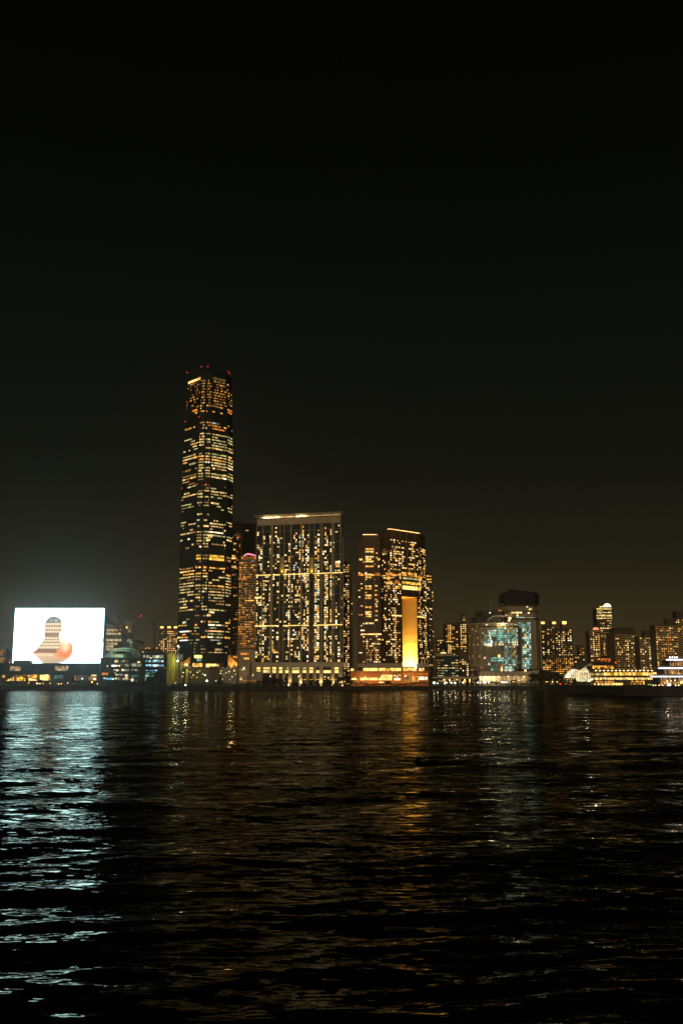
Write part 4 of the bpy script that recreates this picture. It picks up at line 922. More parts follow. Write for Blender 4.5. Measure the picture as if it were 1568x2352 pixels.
t = thing('tower_crane', (at(322, 1490, 1650).x, 1650, GZ), 'far tower crane with two red warning lights over the low roofs', 'crane', 'tower cranes by the glass hall')
m = MB(); q = at(356, 1425, 1650); lattice(m, (q.x, 1650, GZ), (q.x, 1650, q.z), .9, 24, .2); m.build('mast', S['dark'], t)
m = MB(); lattice(m, at(356, 1437, 1650), at(318, 1414, 1650), .6, 12, .16); m.build('jib', S['dark'], t)
for x, y in ((320.8, 1417.5), (324, 1413.7)): beacon(t, at(x, y, 1649), .9)
# yellow-green lit hoarding and floodlight mast
S['site_green'] = surf('site_green', (.10, .11, .06), .8, .4, .4)
def construction():
    f = front(383.5, 417, 1268)
    t = thing('hoarding_wall', (f.p(f.L / 2)[0], 1268, GZ), 'tall yellow green construction hoarding lit by floodlights left of the supertall tower', 'hoarding')
    V = lambda x, y: (x * .125 + 392, y * .125 + 1457.75)
    z1 = f.hit(395, 1501)[1]; z2 = f.hit(410, 1516)[1]
    ua, ub, uc = f.hit(383.5, 1530)[0], f.hit(402, 1530)[0], f.hit(417, 1530)[0]
    m = MB(); f.bar(m, ua, ub, GZ, z1, -3, 0)
    m.build('panel', S['green_wall'], t)
    k = 0
    while ub + k * 1.25 < uc:
        m = MB(); f.bar(m, ub + k * 1.25 + .1, ub + k * 1.25 + R.uniform(.55, 1.05), GZ, z2 - R.uniform(0, 2), -2.4, -.4 + R.uniform(-.3, .3)); m.build('panel', S['green_wall'], t); k += 1
    m = MB(); f.bar(m, ub - .5, uc, z2, z1 - 1, -10, -5); m.build('site_shed', S['steel'], t)
    q0 = at(409.5, 1484.5, 1264)
    g = thing('floodlight_mast', (q0.x, 1264, GZ), 'lattice mast with two glaring white floodlights over the yellow green hoarding', 'floodlight')
    m = MB(); lattice(m, (q0.x, 1264, GZ), (q0.x, 1264, q0.z + 1), .5, 14, .12); m.build('mast', S['steel'], g)
    q1 = at(408, 1518.5, 1263)
    for q, r in ((q0, .9), (q1, 1.1)):
        MB().ball((q.x, 1262.8, q.z), r, 8).build('flood_lamp', E['flood'], g)
    lamp('mast_flood', 'POINT', (q1.x - 1, 1261, q1.z), 5000, (.95, 1, .5), None, .8)
    lamp('mast_flood', 'POINT', (q0.x, 1261.5, q0.z), 4000, (.9, 1, .8), None, .8)
    q2 = at(392, 1528, 1259); lamp('hoarding_flood', 'SPOT', (q2.x, 1252.5, 6), 6000, (1, .95, .35), (q2.x, 1268, 30), .8, 1.5, 1)
    # sheds, silo, ramp wall, steelwork in front of the supertall
    def blk(name, label, cat, x0, x1, y0, y1, D, dep, mat, group=None, extra=()):
        b = at((x0 + x1) / 2, y1, D); h = front(x0, x1, D, row=(y0 + y1) / 2); zt = h.hit((x0 + x1) / 2, y0)[1]
        tt = thing(name, (h.p(h.L / 2)[0], D + dep / 2, GZ), label, cat, group)
        m = MB(); h.bar(m, 0, h.L, GZ, zt, -dep, 0); m.build('wall', S[mat], tt)
        m = MB(); h.bar(m, -.3, h.L + .3, zt, zt + .5, -dep - .3, .3); m.build('roof', S[extra[0] if extra else mat], tt)
        return tt, h
    t1, h = blk('site_shed', 'dark brown square shed tower in front of the supertall tower lobby', 'shed', 481, 503, 1531.5, 1563, 1262, 12, 'brown')
    m = MB(); h.bar(m, -3.4, -.2, GZ, h.hit(490, 1535)[1], -8, -1); m.build('side_panel', S['site_green'], t1)
    put_windows(t1, [h.win(h.L * .3, GZ + 3, 1.2, 1.4, 'dim3', .1), h.win(h.L * .72, GZ + 2.2, 1.0, 2.2, 'dim3', .1)], 'window')
    t2, h = blk('lobby_podium', 'glowing amber lobby podium at the foot of the supertall tower', 'podium', 414, 505, 1530, 1560, 1470, 6, 'beige')
    put_windows(t2, [h.rect(a, b, y0, y1, k, .2) for a, b, y0, y1, k in ((416, 423, 1525, 1529, 'warm'), (424, 432, 1524, 1530, 'strip_gold'))])
    fl = front(440, 512, 1462); m = MB()
    t2b = thing('lobby_hall', (fl.p(fl.L / 2)[0], 1465, GZ), 'band of bright amber lobby glazing under the dark shaft of the supertall tower', 'lobby')
    m = MB(); fl.bar(m, 0, fl.L, GZ, fl.hit(470, 1523)[1], -5, 0); m.build('wall', S['brown'], t2b)
    put_windows(t2b, [fl.rect(a, b, y0, y1, k, .2) for a, b, y0, y1, k in ((442.5, 453, 1524, 1532, 'warm'), (453.5, 464.5, 1523.5, 1532, 'gold'), (473, 483.5, 1525, 1533, 'strip_gold'), (484.5, 497, 1525, 1532, 'strip_gold'), (498, 502.5, 1526, 1532, 'warm'), (446, 464, 1505, 1511.5, 'strip_gold'), (452, 462, 1512, 1519, 'teal'))], 'lobby_window')
    m = MB(); a = [(417, 1524), (437, 1524), (437, 1508)]
    m.quad([at(x, y, 1463) for x, y in a]); m.quad([at(x, y, 1468) for x, y in a][::-1]); m.build('gable_panel', S['orange_panel'], t2b)
    t3, h = blk('ramp_wall', 'long pale concrete road ramp wall lit amber left of the slab podium', 'wall', 549, 600, 1543.5, 1566, 1280, 9, 'stone')
    put_windows(t3, [h.rect(551, 555, 1556, 1562, 'pale', .2), h.rect(556, 598, 1563.3, 1564.4, 'orange', .2)], 'lamp_slot')
    t4, h = blk('viaduct_deck', 'lit road deck strewn with pale gear right of the dark shed tower', 'viaduct', 504, 543, 1537, 1565, 1275, 14, 'steel', None, ('stone',))
    for k in range(9):
        u = R.uniform(1, h.L - 2); m = MB(); z = h.hit(520, 1537)[1]; h.bar(m, u, u + R.uniform(.8, 2.6), z + .5, z + R.uniform(1.2, 2.8), -4, -2); m.build('gear_crate', S['white'], t4)
    def spots(root, h_, pts):
        for x_, y_, k_, r_ in pts:
            u_, z_ = h_.hit(x_, y_); MB().ball((*h_.p(u_, .6), z_), r_, 6).build('site_light', E[k_], root)
    spots(t4, h, ((508, 1541, 'lamp', .5), (513, 1549, 'warm', .6), (519, 1546, 'lamp_amber', .45), (526, 1543, 'lamp', .6), (533, 1555, 'lamp_amber', .5), (538, 1541, 'lamp', .7), (511, 1560, 'lamp', .4), (528, 1561, 'warm', .5), (541, 1549, 'lamp_amber', .4)))
    hb = front(524, 562, 1500); tb = thing('concourse_wall', (hb.p(hb.L / 2)[0], 1502, GZ), 'amber lit concourse wall glowing behind the curved canopy of the supertall tower', 'wall')
    m = MB(); hb.bar(m, 0, hb.L, GZ, hb.hit(540, 1506)[1], -4, 0); m.build('wall', S['orange_panel'], tb)
    m = MB(); hb.bar(m, 0, hb.L, hb.hit(540, 1506)[1], hb.hit(540, 1505)[1], -4.3, .4); m.build('coping', S['beige'], tb)
    put_windows(tb, [hb.rect(535, 553, 1508, 1511, 'orange', .2), hb.rect(526, 534, 1528, 1533, 'gold', .2), hb.rect(545, 560, 1529, 1533, 'gold', .2)])
    for x_ in (531, 543, 555): u_, z_ = hb.hit(x_, 1530); lamp('concourse_light', 'SPOT', (*hb.p(u_, 5), z_), 7000, (1, .62, .2), (*hb.p(u_, 0), z_ + 6), .6, 2.2, 1)
    u_, z_ = fl.hit(428, 1524); lamp('lobby_light', 'POINT', (*fl.p(u_, 5), z_), 1500, (1, .6, .2), None, .6)
    lamp('deck_light', 'POINT', (h.p(h.L * .7)[0], 1279, h.hit(520, 1537)[1] + 7), 3500, (1, .75, .35), None, .8)
    q = at(560, 1534.5, 1276); MB().ball((q.x, q.y, q.z), .95, 8).build('deck_lamp', E['lamp'], t4)
    m = MB(); q = at(557, 1538.5, 1276); m.box(q.x - 4, q.x + 4, q.y, q.y + 1, q.z - .8, q.z + .8); m.build('lit_sign', E['green'], t4)
    t5, h = blk('site_wall', 'low grey green site wall behind the yellow silo', 'wall', 417, 481, 1536, 1560, 1290, 5, 'site_green')
    spots(t5, Face(*[(at(x_, 1550, 1289).x, 1289) for x_ in (417, 481)]), ((437, 1544, 'lamp', .5), (444, 1551, 'lamp_amber', .45), (459, 1541, 'warm', .6), (466, 1549, 'lamp', .5), (471, 1551, 'lamp_white', .7), (440, 1557, 'warm', .5), (477, 1543, 'lamp_amber', .5), (421, 1545, 'lamp', .6), (419, 1554, 'lamp', .5), (452, 1556, 'lamp_amber', .4)))
    q0, q1 = at(424.5, 1557, 1266), at(432.5, 1540, 1266)
    s5 = thing('silo', ((q0.x + q1.x) / 2, 1268, GZ), 'small round yellow silo with a grey pipe in front of the supertall tower', 'silo')
    xm = (q0.x + q1.x) / 2; rr_ = (q1.x - q0.x) / 2
    m = MB(); m.tube((xm, 1268, GZ + 2.2), (xm, 1268, q1.z), rr_, 14); m.tube((xm, 1268, q1.z), (xm, 1268, q1.z + 1.4), rr_, 14, rr_ * .5); m.build('tank', S['green_wall'], s5)
    for dx, dy in ((-1, -1), (1, -1), (1, 1), (-1, 1)): MB().tube((xm + dx * rr_ * .6, 1268 + dy * rr_ * .6, GZ), (xm + dx * rr_ * .6, 1268 + dy * rr_ * .6, GZ + 2.4), .2).build('leg', S['steel'], s5)
    m = MB(); prev = None
    for k in range(9):
        a = PI * k / 8; p_ = Vector((xm + .8 + 2.9 * math.cos(a), 1270, q1.z + 1.2 + 4.0 * math.sin(a)))
        if prev: m.tube(prev, p_, .4)
        prev = p_
    m.build('pipe', S['steel'], s5)
    lamp('silo_light', 'POINT', (xm + 1, 1260, q1.z + 3), 3600, (1, .92, .5), None, .6)
    # lattice A-frame crane and post right of it
    q = at(571, 1565, 1258); tp = at(577, 1520, 1258)
    c = thing('derrick_crane', (q.x, 1258, GZ), 'leaning lattice derrick on the quay left of the slab podium', 'crane')
    m = MB(); lattice(m, (q.x, 1258, GZ), tp, .8, 12, .2); m.build('boom', S['dark'], c)
    m = MB(); a, b = at(564, 1518, 1258), at(575.5, 1518, 1258); m.tube(a, b, .25); m.tube(a, at(564.5, 1525, 1258), .2); m.tube(b, tp, .2); m.build('spreader', S['steel'], c)
    for px, y in ((575.5, 1532), (568, 1553)):
        q = at(px, 1565, 1257); z = at(px, y, 1257).z
        p_ = thing('mooring_post', (q.x, 1257, GZ), 'tall dark post beside the leaning derrick' if y == 1532 else 'short dark post under the leaning derrick', 'post')
        MB().tube((q.x, 1257, GZ), (q.x, 1257, z), .7, 8, .5).build('shaft', S['dark'], p_)
        MB().tube((q.x, 1257, z), (q.x, 1257, z + .6), .9, 8).build('cap', S['dark'], p_)
S['orange_panel'] = surf('orange_panel', (.5, .25, .08), .7, .2, .1)
construction()
# ---------------------------------------------------------------- right: curved glass tower and its neighbours
def curved_tower():
    V = lambda x, y: (x * .1953 * 1.0 + 980, y * .1953 + 1335.25)
    # low round drum
    D = 1300; x0, x1 = at(1083, 1470, D).x, at(1199, 1470, D).x
    cx, hw = (x0 + x1) / 2, (x1 - x0) / 2; yd = 1330
    def pt(a, s=1.0, o=0): # superellipse, a: angle, front is -y
        c, sn = math.cos(a), math.sin(a)
        return (cx + (hw * s + o) * math.copysign(abs(c) ** .55, c), yd + (30 * s + o) * math.copysign(abs(sn) ** .8, sn))
    zt = at(1140, 1431, 1300).z; zg = at(1140, 1541, 1300).z
    t = thing('curved_glass_block', (cx, yd, GZ), 'round cornered glass block with turquoise lit floors and a stepped roof garden', 'office block', 'curved glass complex')
    n = 44; ring = lambda s, o=0: [pt(2 * PI * k / n, s, o) for k in range(n)]
    m = MB(); m.prism(ring(.93), zg, zg + 7, 0, ring(1.0)); m.prism(ring(1.0), zg + 7.0, zt); m.build('wall', S['beige_glass'], t)
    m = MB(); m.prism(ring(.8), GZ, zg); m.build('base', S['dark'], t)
    for k, (z, o, mat) in enumerate(((zt - 1, 1.2, 'stone'), (zt - 5, .9, 'brown'), (zt - 12, .7, 'stone'), (zg + 6.5, .5, 'stone'))):
        m = MB(); m.prism(ring(1, o), z, z + 1.1); m.build('cornice', S[mat], t)
    def cell(a0, a1, z0, z1, k, o=.12):
        p, q = pt(a0), pt(a1); f = Face(p, q); return f.win(f.L / 2, (z0 + z1) / 2, f.L * .86, z1 - z0, k, o)
    wins = []
    # angles of the visible front, left to right
    A = [PI + PI * k / 32 for k in range(33)]
    nf = 21; fh = (zt - zg) / nf
    for r in range(nf):
        z0 = zg + r * fh + .35; z1 = z0 + fh - .7
        for i in range(32):
            p, q = pt(A[i]), pt(A[i + 1]); mx = (p[0] + q[0]) / 2
            px, py = proj((mx, (p[1] + q[1]) / 2, (z0 + z1) / 2)); zx, zy = (px - 980) / .1953, (py - 1335.25) / .1953
            k = None
            if 700 < zx < 1065 and 560 < zy < 700: k = R.choice(('teal', 'teal', 'teal2', 'teal_dim', 'green' if zx > 920 and zy < 640 else 'teal'))
            elif 640 < zx < 1065 and 700 <= zy < 765: k = R.choice(('teal', 'pale3', 'teal2', 'pale', 'dim3b'))
            elif 820 < zx < 930 and 490 < zy < 560: k = R.choice(('pale', 'pale3', 'strip_gold', 'teal'))
            elif 930 <= zx < 1050 and 490 < zy < 620: k = R.choice(('pale3', 'dim3b', 'dim', None))
            elif 900 < zx < 1000 and 765 < zy < 900: k = R.choice(('teal_dim', 'teal', 'dim3b'))
            elif 1000 < zx < 1065 and 765 < zy < 900: k = R.choice(('dim3b', 'dim', None))
            elif 820 < zx < 1065 and 905 < zy < 985: k = R.choice(('teal', 'teal_dim', 'teal'))
            elif 720 < zx < 820 and 905 < zy < 1040: k = R.choice(('teal_dim', 'teal', None, None))
            elif 900 < zx < 1060 and 985 < zy < 1065: k = R.choice(('teal2', 'teal', 'cool2', None))
            elif 620 < zx < 900 and 765 < zy < 900: k = R.choice((None, None, None, 'dim3'))
            elif 640 < zx < 700 and 600 < zy < 700: k = R.choice((None, 'dim3', 'dim3b'))
            elif R.random() < .05: k = 'dim'
            if k: wins.append(cell(A[i], A[i + 1], z0, z1, k))
    put_windows(t, wins)
    fr = Face((x0, 1299.2), (x1, 1299.2))
    ex = []
    for a, b, y0, y1, k in ((735, 752, 590, 680, 'white'), (748, 765, 690, 765, 'strip_white'), (700, 745, 735, 765, 'pale'), (835, 862, 865, 895, 'strip_gold'), (675, 690, 890, 915, 'white'), (722, 740, 958, 985, 'cool'), (865, 890, 1000, 1060, 'pale'), (905, 1000, 1035, 1060, 'pale3')):
        p0, p1 = V(a, y0), V(b, y1); ex.append(fr.rect(p0[0], p1[0], p0[1], p1[1], k, .25))
    put_windows(t, ex, 'lit_window')
    for zx in (640, 715, 1000, 1060, 570):
        m = MB(); px = V(zx, 800)[0]; u = fr.hit(px, 1490)[0]; x = x0 + u
        a = math.acos(max(-1, min(1, math.copysign(abs((x - cx) / hw) ** (1 / .55), x - cx)))); q = pt(2 * PI - a)
        m.box(q[0] - .5, q[0] + .5, q[1] - .9, q[1] - .1, zg + 6, zt - 6); m.build('facade_rib', S['stone'], t)
    # stepped upper storeys
    za = at(1140, 1403, 1310).z; X = lambda zx, d=1315: at(V(zx, 400)[0], V(zx, 400)[1], d).x
    rr = lambda xa, xb, y0, y1, r=6: [(xa + r, y0), (xb - r, y0), (xb, y0 + r), (xb, y1 - r), (xb - r, y1), (xa + r, y1), (xa, y1 - r), (xa, y0 + r)]
    m = MB(); m.prism(rr(X(530), X(925), 1312, 1350), zt, at(1140, 1418, 1312).z); m.build('upper_storey', S['dark'], t)
    m = MB(); m.prism(rr(X(600), X(925), 1318, 1352), at(1140, 1418, 1312).z, za); m.build('upper_storey', S['dark'], t)
    prev = None
    for zx, zy in ((715, 470), (735, 440), (765, 418), (800, 408), (860, 407), (918, 412)):
        q = at(*V(zx, zy), 1308)
        if prev is not None: MB().tube(prev, q, .7).build('terrace_edge', S['stone'], t)
        prev = q
    for zx, zy, k, r in ((893, 505, 'lamp', 1.6), (975, 435, 'lamp', 1.7), (965, 462, 'lamp', 1.2), (700, 512, 'lamp', .8), (742, 370, 'lamp', .8), (1065, 403, 'lamp', 1.1)):
        q = at(*V(zx, zy), 1297); MB().ball(q, r, 8).build('terrace_lamp', E[k], t)
    lamp('terrace_light', 'POINT', (at(*V(893, 500), 1293).x, 1293, at(*V(893, 500), 1293).z + 1), 7000, (1, .85, .5), None, 1)
    lamp('terrace_light', 'POINT', (at(*V(975, 440), 1296).x, 1296, at(*V(975, 440), 1296).z), 6000, (1, .85, .5), None, 1)
    m = MB(); q, q2 = at(*V(757, 372), 1330), at(*V(757, 170), 1330); m.tube((q.x, 1330, za), q2, .45, 6, .15); m.build('flag_mast', S['olive'], t)
    for zx in (845, 852, 867):
        q = at(*V(zx, 348), 1320); m = MB(); m.box(q.x - .5, q.x + .5, 1319, 1320, q.z - 1.5, q.z + 1.5); m.build('roof_light', E['orange'], t)
    # taller neighbour
    D2 = 1335; a0, a1 = at(V(905, 0)[0], 1470, D2).x, at(V(1352, 0)[0], 1470, D2).x
    zt2 = at(1210, V(0, 290)[1], D2).z; zb2 = at(1210, 1537, D2).z
    t2 = thing('curved_glass_tower', ((a0 + a1) / 2, 1360, GZ), 'tallest glass tower of the curved complex, with a dark slanted crown and turquoise strip', 'office block', 'curved glass complex')
    xb = at(V(1120, 0)[0], 1470, D2).x
    m = MB(); m.prism(rr(a0 + 1, a1 - 1, D2 + 8, D2 + 46, 7), zb2, zt2); m.build('wall', S['beige_glass'], t2)
    m = MB(); m.prism(rr(a0 + 3, a1 - 3, D2 + 10, D2 + 44, 7), GZ, zb2); m.build('base', S['dark'], t2)
    cl, crr = at(*V(912, 130), D2), at(*V(1350, 130), D2)
    pln = [(a0 + 2, D2 + 5), (at(*V(980, 90), D2).x, D2 + 3), (a1 - 7, D2 + 3), (a1, D2 + 10), (a1, D2 + 44), (a0 + 2, D2 + 44)]
    ztop = [at(*V(912, 130), D2).z, at(*V(985, 88), D2).z, at(*V(1320, 128), D2).z, at(*V(1345, 140), D2).z, at(*V(1345, 140), D2).z, at(*V(912, 130), D2).z]
    m = MB(); m.prism(pln, zt2 + 2.5, ztop); m.build('crown', S['crown'], t2)
    m = MB(); m.prism(rr(a0 + 3, a1 - 3, D2 + 6, D2 + 44, 7), zt2, zt2 + 2.6); m.build('sky_terrace', S['brown'], t2)
    for zy, h, mat in ((265, 1, 'stone'), (355, 1.3, 'brown'), (400, 1.2, 'stone'), (440, 1.4, 'brown')):
        z = at(1200, V(0, zy)[1], D2).z; m = MB(); m.prism(rr(a0, a1, D2 + 5, D2 + 46, 8), z, z + h); m.build('cornice', S[mat], t2)
    ff = Face((a0, D2 + 7.5), (a1, D2 + 7.5)); ww = []
    def W(xa, xb_, y0, y1, k):
        p0, p1 = V(xa, y0), V(xb_, y1); ww.append(ff.rect(p0[0], p1[0], p0[1], p1[1], k, .2))
    for a in ((1045, 1060, 236, 252, 'white'), (1110, 1125, 228, 252, 'white'), (1140, 1200, 258, 266, 'dim'), (1010, 1045, 258, 264, 'dim'), (1168, 1188, 290, 310, 'white'), (1198, 1232, 322, 338, 'pale'), (920, 960, 392, 412, 'pale'), (965, 1000, 388, 410, 'green'), (990, 1030, 358, 378, 'pale'), (1040, 1085, 352, 378, 'strip_gold'), (1085, 1115, 356, 376, 'white'), (1185, 1205, 365, 380, 'white'),
              (1050, 1090, 420, 442, 'teal'), (1090, 1120, 420, 440, 'cool2'), (1118, 1142, 422, 442, 'white'), (1150, 1280, 425, 440, 'dim3b'), (930, 955, 395, 410, 'strip_gold')): W(*a)
    for y in range(485, 1020, 22):
        for c in range(4):
            xa = (1075 if y < 510 and c == 0 else 1125) + c * 26
            if y < 530 and c == 0: W(1075, 1118, y, y + 17, 'teal')
            if R.random() < .85: W(1122 + c * 26, 1145 + c * 26, y, y + 17, R.choice(('teal', 'teal', 'teal2', 'teal_dim', 'cool2' if c != 1 else 'pale')))
    put_windows(t2, ww)
    for zx in (1112, 1230, 1280, 1340):
        q = at(*V(zx, 750), D2 + 6); m = MB(); m.box(q.x - .6, q.x + .6, D2 + 6.4, D2 + 8, zb2, at(1200, V(0, 460)[1], D2).z); m.build('facade_rib', S['stone'], t2)
    # podium with the lit forecourt
    fp = front(1093, 1232, 1285); za_, zb_ = fp.hit(1160, 1542)[1], fp.hit(1160, 1553)[1]
    t3 = thing('station_podium', (fp.p(fp.L / 2)[0], 1300, GZ), 'long beige podium over a brightly lit forecourt below the curved glass block', 'podium')
    m = MB(); fp.bar(m, 4, fp.L, zb_, za_, -26, 0); m.build('deck', S['stone'], t3)
    m = MB(); fp.bar(m, 4, fp.L - 2, GZ, zb_, -24, -7); m.build('wall', S['stone'], t3)
    m = MB(); fp.bar(m, fp.L - 5, fp.L + 1, GZ, fp.hit(1230, 1540)[1], -8, .6); m.build('end_pier', S['stone'], t3)
    for k in range(11):
        u = 6 + (fp.L - 14) * k / 10; m = MB(); fp.bar(m, u - .5, u + .5, GZ, zb_, -2.4, -1.2); m.build('column', S['stone'], t3)
    for zx in (640, 690, 740, 790, 850, 960, 1060, 1150):
        u = fp.hit(*V(zx, 1145))[0]; q = fp.p(u, -3)
        m = MB(); fp.bar(m, u - 1.2, u + 1.2, zb_ - .6, zb_ - .15, -4, -2.6); m.build('ceiling_lamp', E['lamp'], t3)
        lamp('forecourt_light', 'POINT', (q[0], q[1], zb_ - 2.5), 2400 if zx < 800 else 900, (1, .82, .45), None, .6)
    q = at(*V(1158, 1050), 1284); MB().ball(q, 1.2, 8).build('deck_lamp', E['lamp'], t3)
E['teal2'] = glow('room_turquoise', (.60, .92, .76), .9, .5, .4)
S['crown'] = surf('crown_mesh', (.022, .022, .024), .8, .3, .2, 0, .1)
S['beige_glass'] = surf('beige_curtain_wall', (.25, .20, .115), .6, .3, .04, 0, .5, (2.4, 3.4, (.3, .25, .16), .3))
curved_tower()
def far(*a, **k): return tower(*a, **k)
h = front(994, 1096, 1278, row=1557); t = thing('promenade_viaduct', (h.p(h.L / 2)[0], 1284, GZ), 'low pale concrete viaduct with amber lights between the red pavilion and the bright forecourt', 'viaduct')
za_, zb_ = h.hit(1040, 1556.5)[1], h.hit(1040, 1560)[1]
m = MB(); h.bar(m, 0, h.L, zb_, za_, -10, 0); m.build('deck', S['stone'], t)
m = MB(); h.bar(m, 0, h.L, za_, za_ + 1.1, -.4, .1); m.build('parapet', S['beige'], t)
for k in range(9): u = 3 + (h.L - 6) * k / 8; m = MB(); h.bar(m, u - .8, u + .8, GZ, zb_, -6, -3); m.build('pier', S['stone'], t)
for x in (1006, 1019, 1032, 1050, 1067, 1079, 1088): u, z = h.hit(x, 1561.5); m = MB(); m.ball((*h.p(u, -1.5), z), .6, 6); m.build('underdeck_light', E['lamp_amber'], t); lamp('underdeck_lamp', 'POINT', (*h.p(u, -1.5), z - 1.2), 700, (1, .6, .22), None, .4)
FG = 'estate towers beyond the curved glass complex'
far(1021, 1033, 1435, 1950, 'far estate tower, narrow wing left of the twin lit stacks', mat='estate_dark', p=.12, cw=4, fh=4.2, group=FG)
t, f, zt = far(1022, 1046, 1431, 1900, 'far estate tower with two bright stacks of amber rooms right of the arched block', mat='estate_dark', p=.46, mix=[('warm', 4), ('amber', 3), ('pale', 1)], cw=3.6, fh=3.4, colvar=1.0, hf=.6, group=FG)
t, f, zt = far(1046.5, 1072, 1430, 1880, 'far estate tower with a taller stepped right end beside the curved glass block', mat='estate_dark', p=.5, mix=[('warm', 4), ('amber', 3), ('pale', 1)], cw=3.6, fh=3.4, colvar=1.0, hf=.6, group=FG, roof=((.62, .95, 16),))
put_windows(t, [f.rect(1063.5, 1066, 1417.5, 1419.5, 'warm'), f.rect(1063, 1067.5, 1423, 1425.5, 'amber'), f.rect(1029, 1071, 1485, 1486, 'gold', 1)])
far(988, 1003, 1478, 2250, 'very far faint tower peeping out right of the slim dark tower', mat='estate_dark', p=.25, cw=4.4, fh=4.4, mix=AMBERMIX, group=FG)
far(1074, 1086, 1452, 2350, 'very far faint tower just left of the curved glass block', mat='estate_dark', p=.22, cw=4.4, fh=4.4, mix=AMBERMIX, group=FG)
far(1003, 1021, 1465, 2000, 'far low estate block with scattered lights close behind the arched block', mat='estate_dark', p=.2, mix=WARMMIX, cw=3.8, fh=4, group=FG)
t, f, zt = far(1001, 1053, 1507, 1420, 'dark green glass office block ruled by short strips of light, right of the arched block', mat='glass_teal', p=.3, mix=[('green', 3), ('pale', 2), ('dim', 2)], cw=5, fh=3.6, hf=.28, wf=(.6, 1.0), group=None, cat='office block', name='office_block')
m = MB(); u0, u1 = f.hit(1002, 1500)[0], f.hit(1040, 1500)[0]; f.bar(m, u0, u1, zt, f.hit(1020, 1500)[1], -18, -1); m.build('roof_storey', S['beige'], t)
put_windows(t, [f.rect(1012, 1024, 1498.5, 1501, 'strip_gold', -.8)], 'roof_window')
far(1053, 1086, 1490, 1500, 'mid height brown block between the green office block and the curved glass block', mat='estate', p=.2, cw=3, fh=3.2, mix=WARMMIX)
E2 = 'twin estate towers with amber roof lamps'
t, f, zt = far(1243, 1274, 1436, 1560, 'left one of the lamp topped estate towers, close behind the curved glass tower', mat='estate_dark', p=.26, cw=3.4, fh=3.2, group=E2, roof=((.05, .28, 6), (.78, .98, 6)), notch=2)
for px in (1246.5, 1272.5): roof_glow(t, f, px, 1430.8, 4.6, 2.8)
t, f, zt = far(1274.5, 1314, 1443, 1580, 'right one of the lamp topped estate towers, standing clear against the sky', mat='estate_dark', p=.28, cw=3.4, fh=3.2, group=E2, roof=((.42, .62, 8),), notch=2)
roof_glow(t, f, 1296, 1430.3, 5.5, 4)
far(1243, 1316, 1507.5, 1480, 'low brown estate slab with rows of amber rooms under the lamp topped towers', mat='estate', p=.42, mix=[('amber', 3), ('orange', 2), ('warm', 3), ('dim', 2)], cw=3.0, fh=3.0, colvar=.6, notch=4)
far(1316, 1342, 1506, 1600, 'low dim block behind the bright gabled glass hall', mat='estate_dark', p=.14, cw=3.4, fh=3.4)
far(1328, 1341, 1482, 2500, 'very far faint tower in the gap left of the domed tower', mat='estate_dark', p=.22, cw=5, fh=5, mix=AMBERMIX)
# domed tower
def domed():
    t, f, zt = tower(1372, 1407, 1398, 1620, 'tall round tower with gold ringed floors and a glowing domed roof', mat='estate_dark', p=.3, mix=[('pale', 3), ('warm', 3), ('green', 2), ('dim', 2)], cw=3.4, fh=4, wf=(.6, 1), hf=.45, cat='skyscraper', name='domed_tower', cluster=.8)
    for y in (1398.7, 1407, 1413, 1414.8, 1420):
        m = MB(); z = f.hit(1390, y)[1]; f.bar(m, 0, f.L, z - .6, z + .4, .1, .7); m.build('light_strip', E['pale' if y > 1400 else 'strip_gold'], t)
    u, z = f.hit(1397.2, 1394.3); q = f.p(u, -9)
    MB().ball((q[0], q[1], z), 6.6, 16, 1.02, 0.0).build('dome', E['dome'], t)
    m = MB(); a = f.hit(1381.5, 1394)[0]; f.bar(m, a, u + 6.5, z - 2.5, z, -16, -2); m.build('dome_base', S['beige'], t)
    m = MB(); f.bar(m, a, u - 6, z, z + 1.6, -14, -4); m.build('roof_light', E['strip'], t)
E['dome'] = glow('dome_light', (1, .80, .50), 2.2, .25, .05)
domed()
RE = 'estate slabs behind the harbour terminal'
t, f, zt = far(1353.5, 1378, 1448.5, 1440, 'estate tower with a small red roof dome at the foot of the domed tower', mat='estate_dark', p=.4, cw=3, fh=3.0, slabs=1, group=RE, notch=1)
u, z = f.hit(1369.5, 1446.5); q = f.p(u, -4); MB().ball((q[0], q[1], z), 4.6, 12, .85, 0).build('roof_dome', E['pinkdome'] if 'pinkdome' in E else glow('dome_red', (1, .32, .18), 1.3, .3, .2), t)
far(1378.5, 1409, 1450, 1470, 'estate tower in front of the domed tower with scattered white rooms', mat='estate_dark', p=.34, cw=3, fh=3.0, slabs=1, group=RE, notch=1)
far(1411, 1466, 1454, 1400, 'broad estate slab ruled with pale floor lines right of the domed tower', D1=1410, mat='estate', p=.27, cw=3, fh=3.1, slabs=1, group=RE, roof=((.05, .3, 7), (.35, .9, 8)), notch=2)
far(1467, 1504, 1462, 1385, 'stepped estate slab with dark middle bay, left of the tallest estate slab', mat='estate', p=.22, cw=3, fh=3.1, slabs=1, group=RE, roof=((.4, .75, 9),), notch=1)
far(1505, 1558, 1435, 1360, 'tallest estate slab with reddish and gold rooms behind the terraced pier building', mat='estate', p=.34, mix=[('warm', 4), ('amber', 3), ('pale', 2), ('red', .6), ('dim', 2)], cw=3, fh=3.1, slabs=1, group=RE, roof=((.55, .95, 9),))
far(1551, 1600, 1420, 1380, 'estate tower cut by the right edge of the view behind the terraced pier building', mat='estate', p=.2, mix=[('amber', 3), ('warm', 3), ('pale', 1)], cw=3, fh=3.1, slabs=1, group=RE, roof=((.1, .5, 10),))
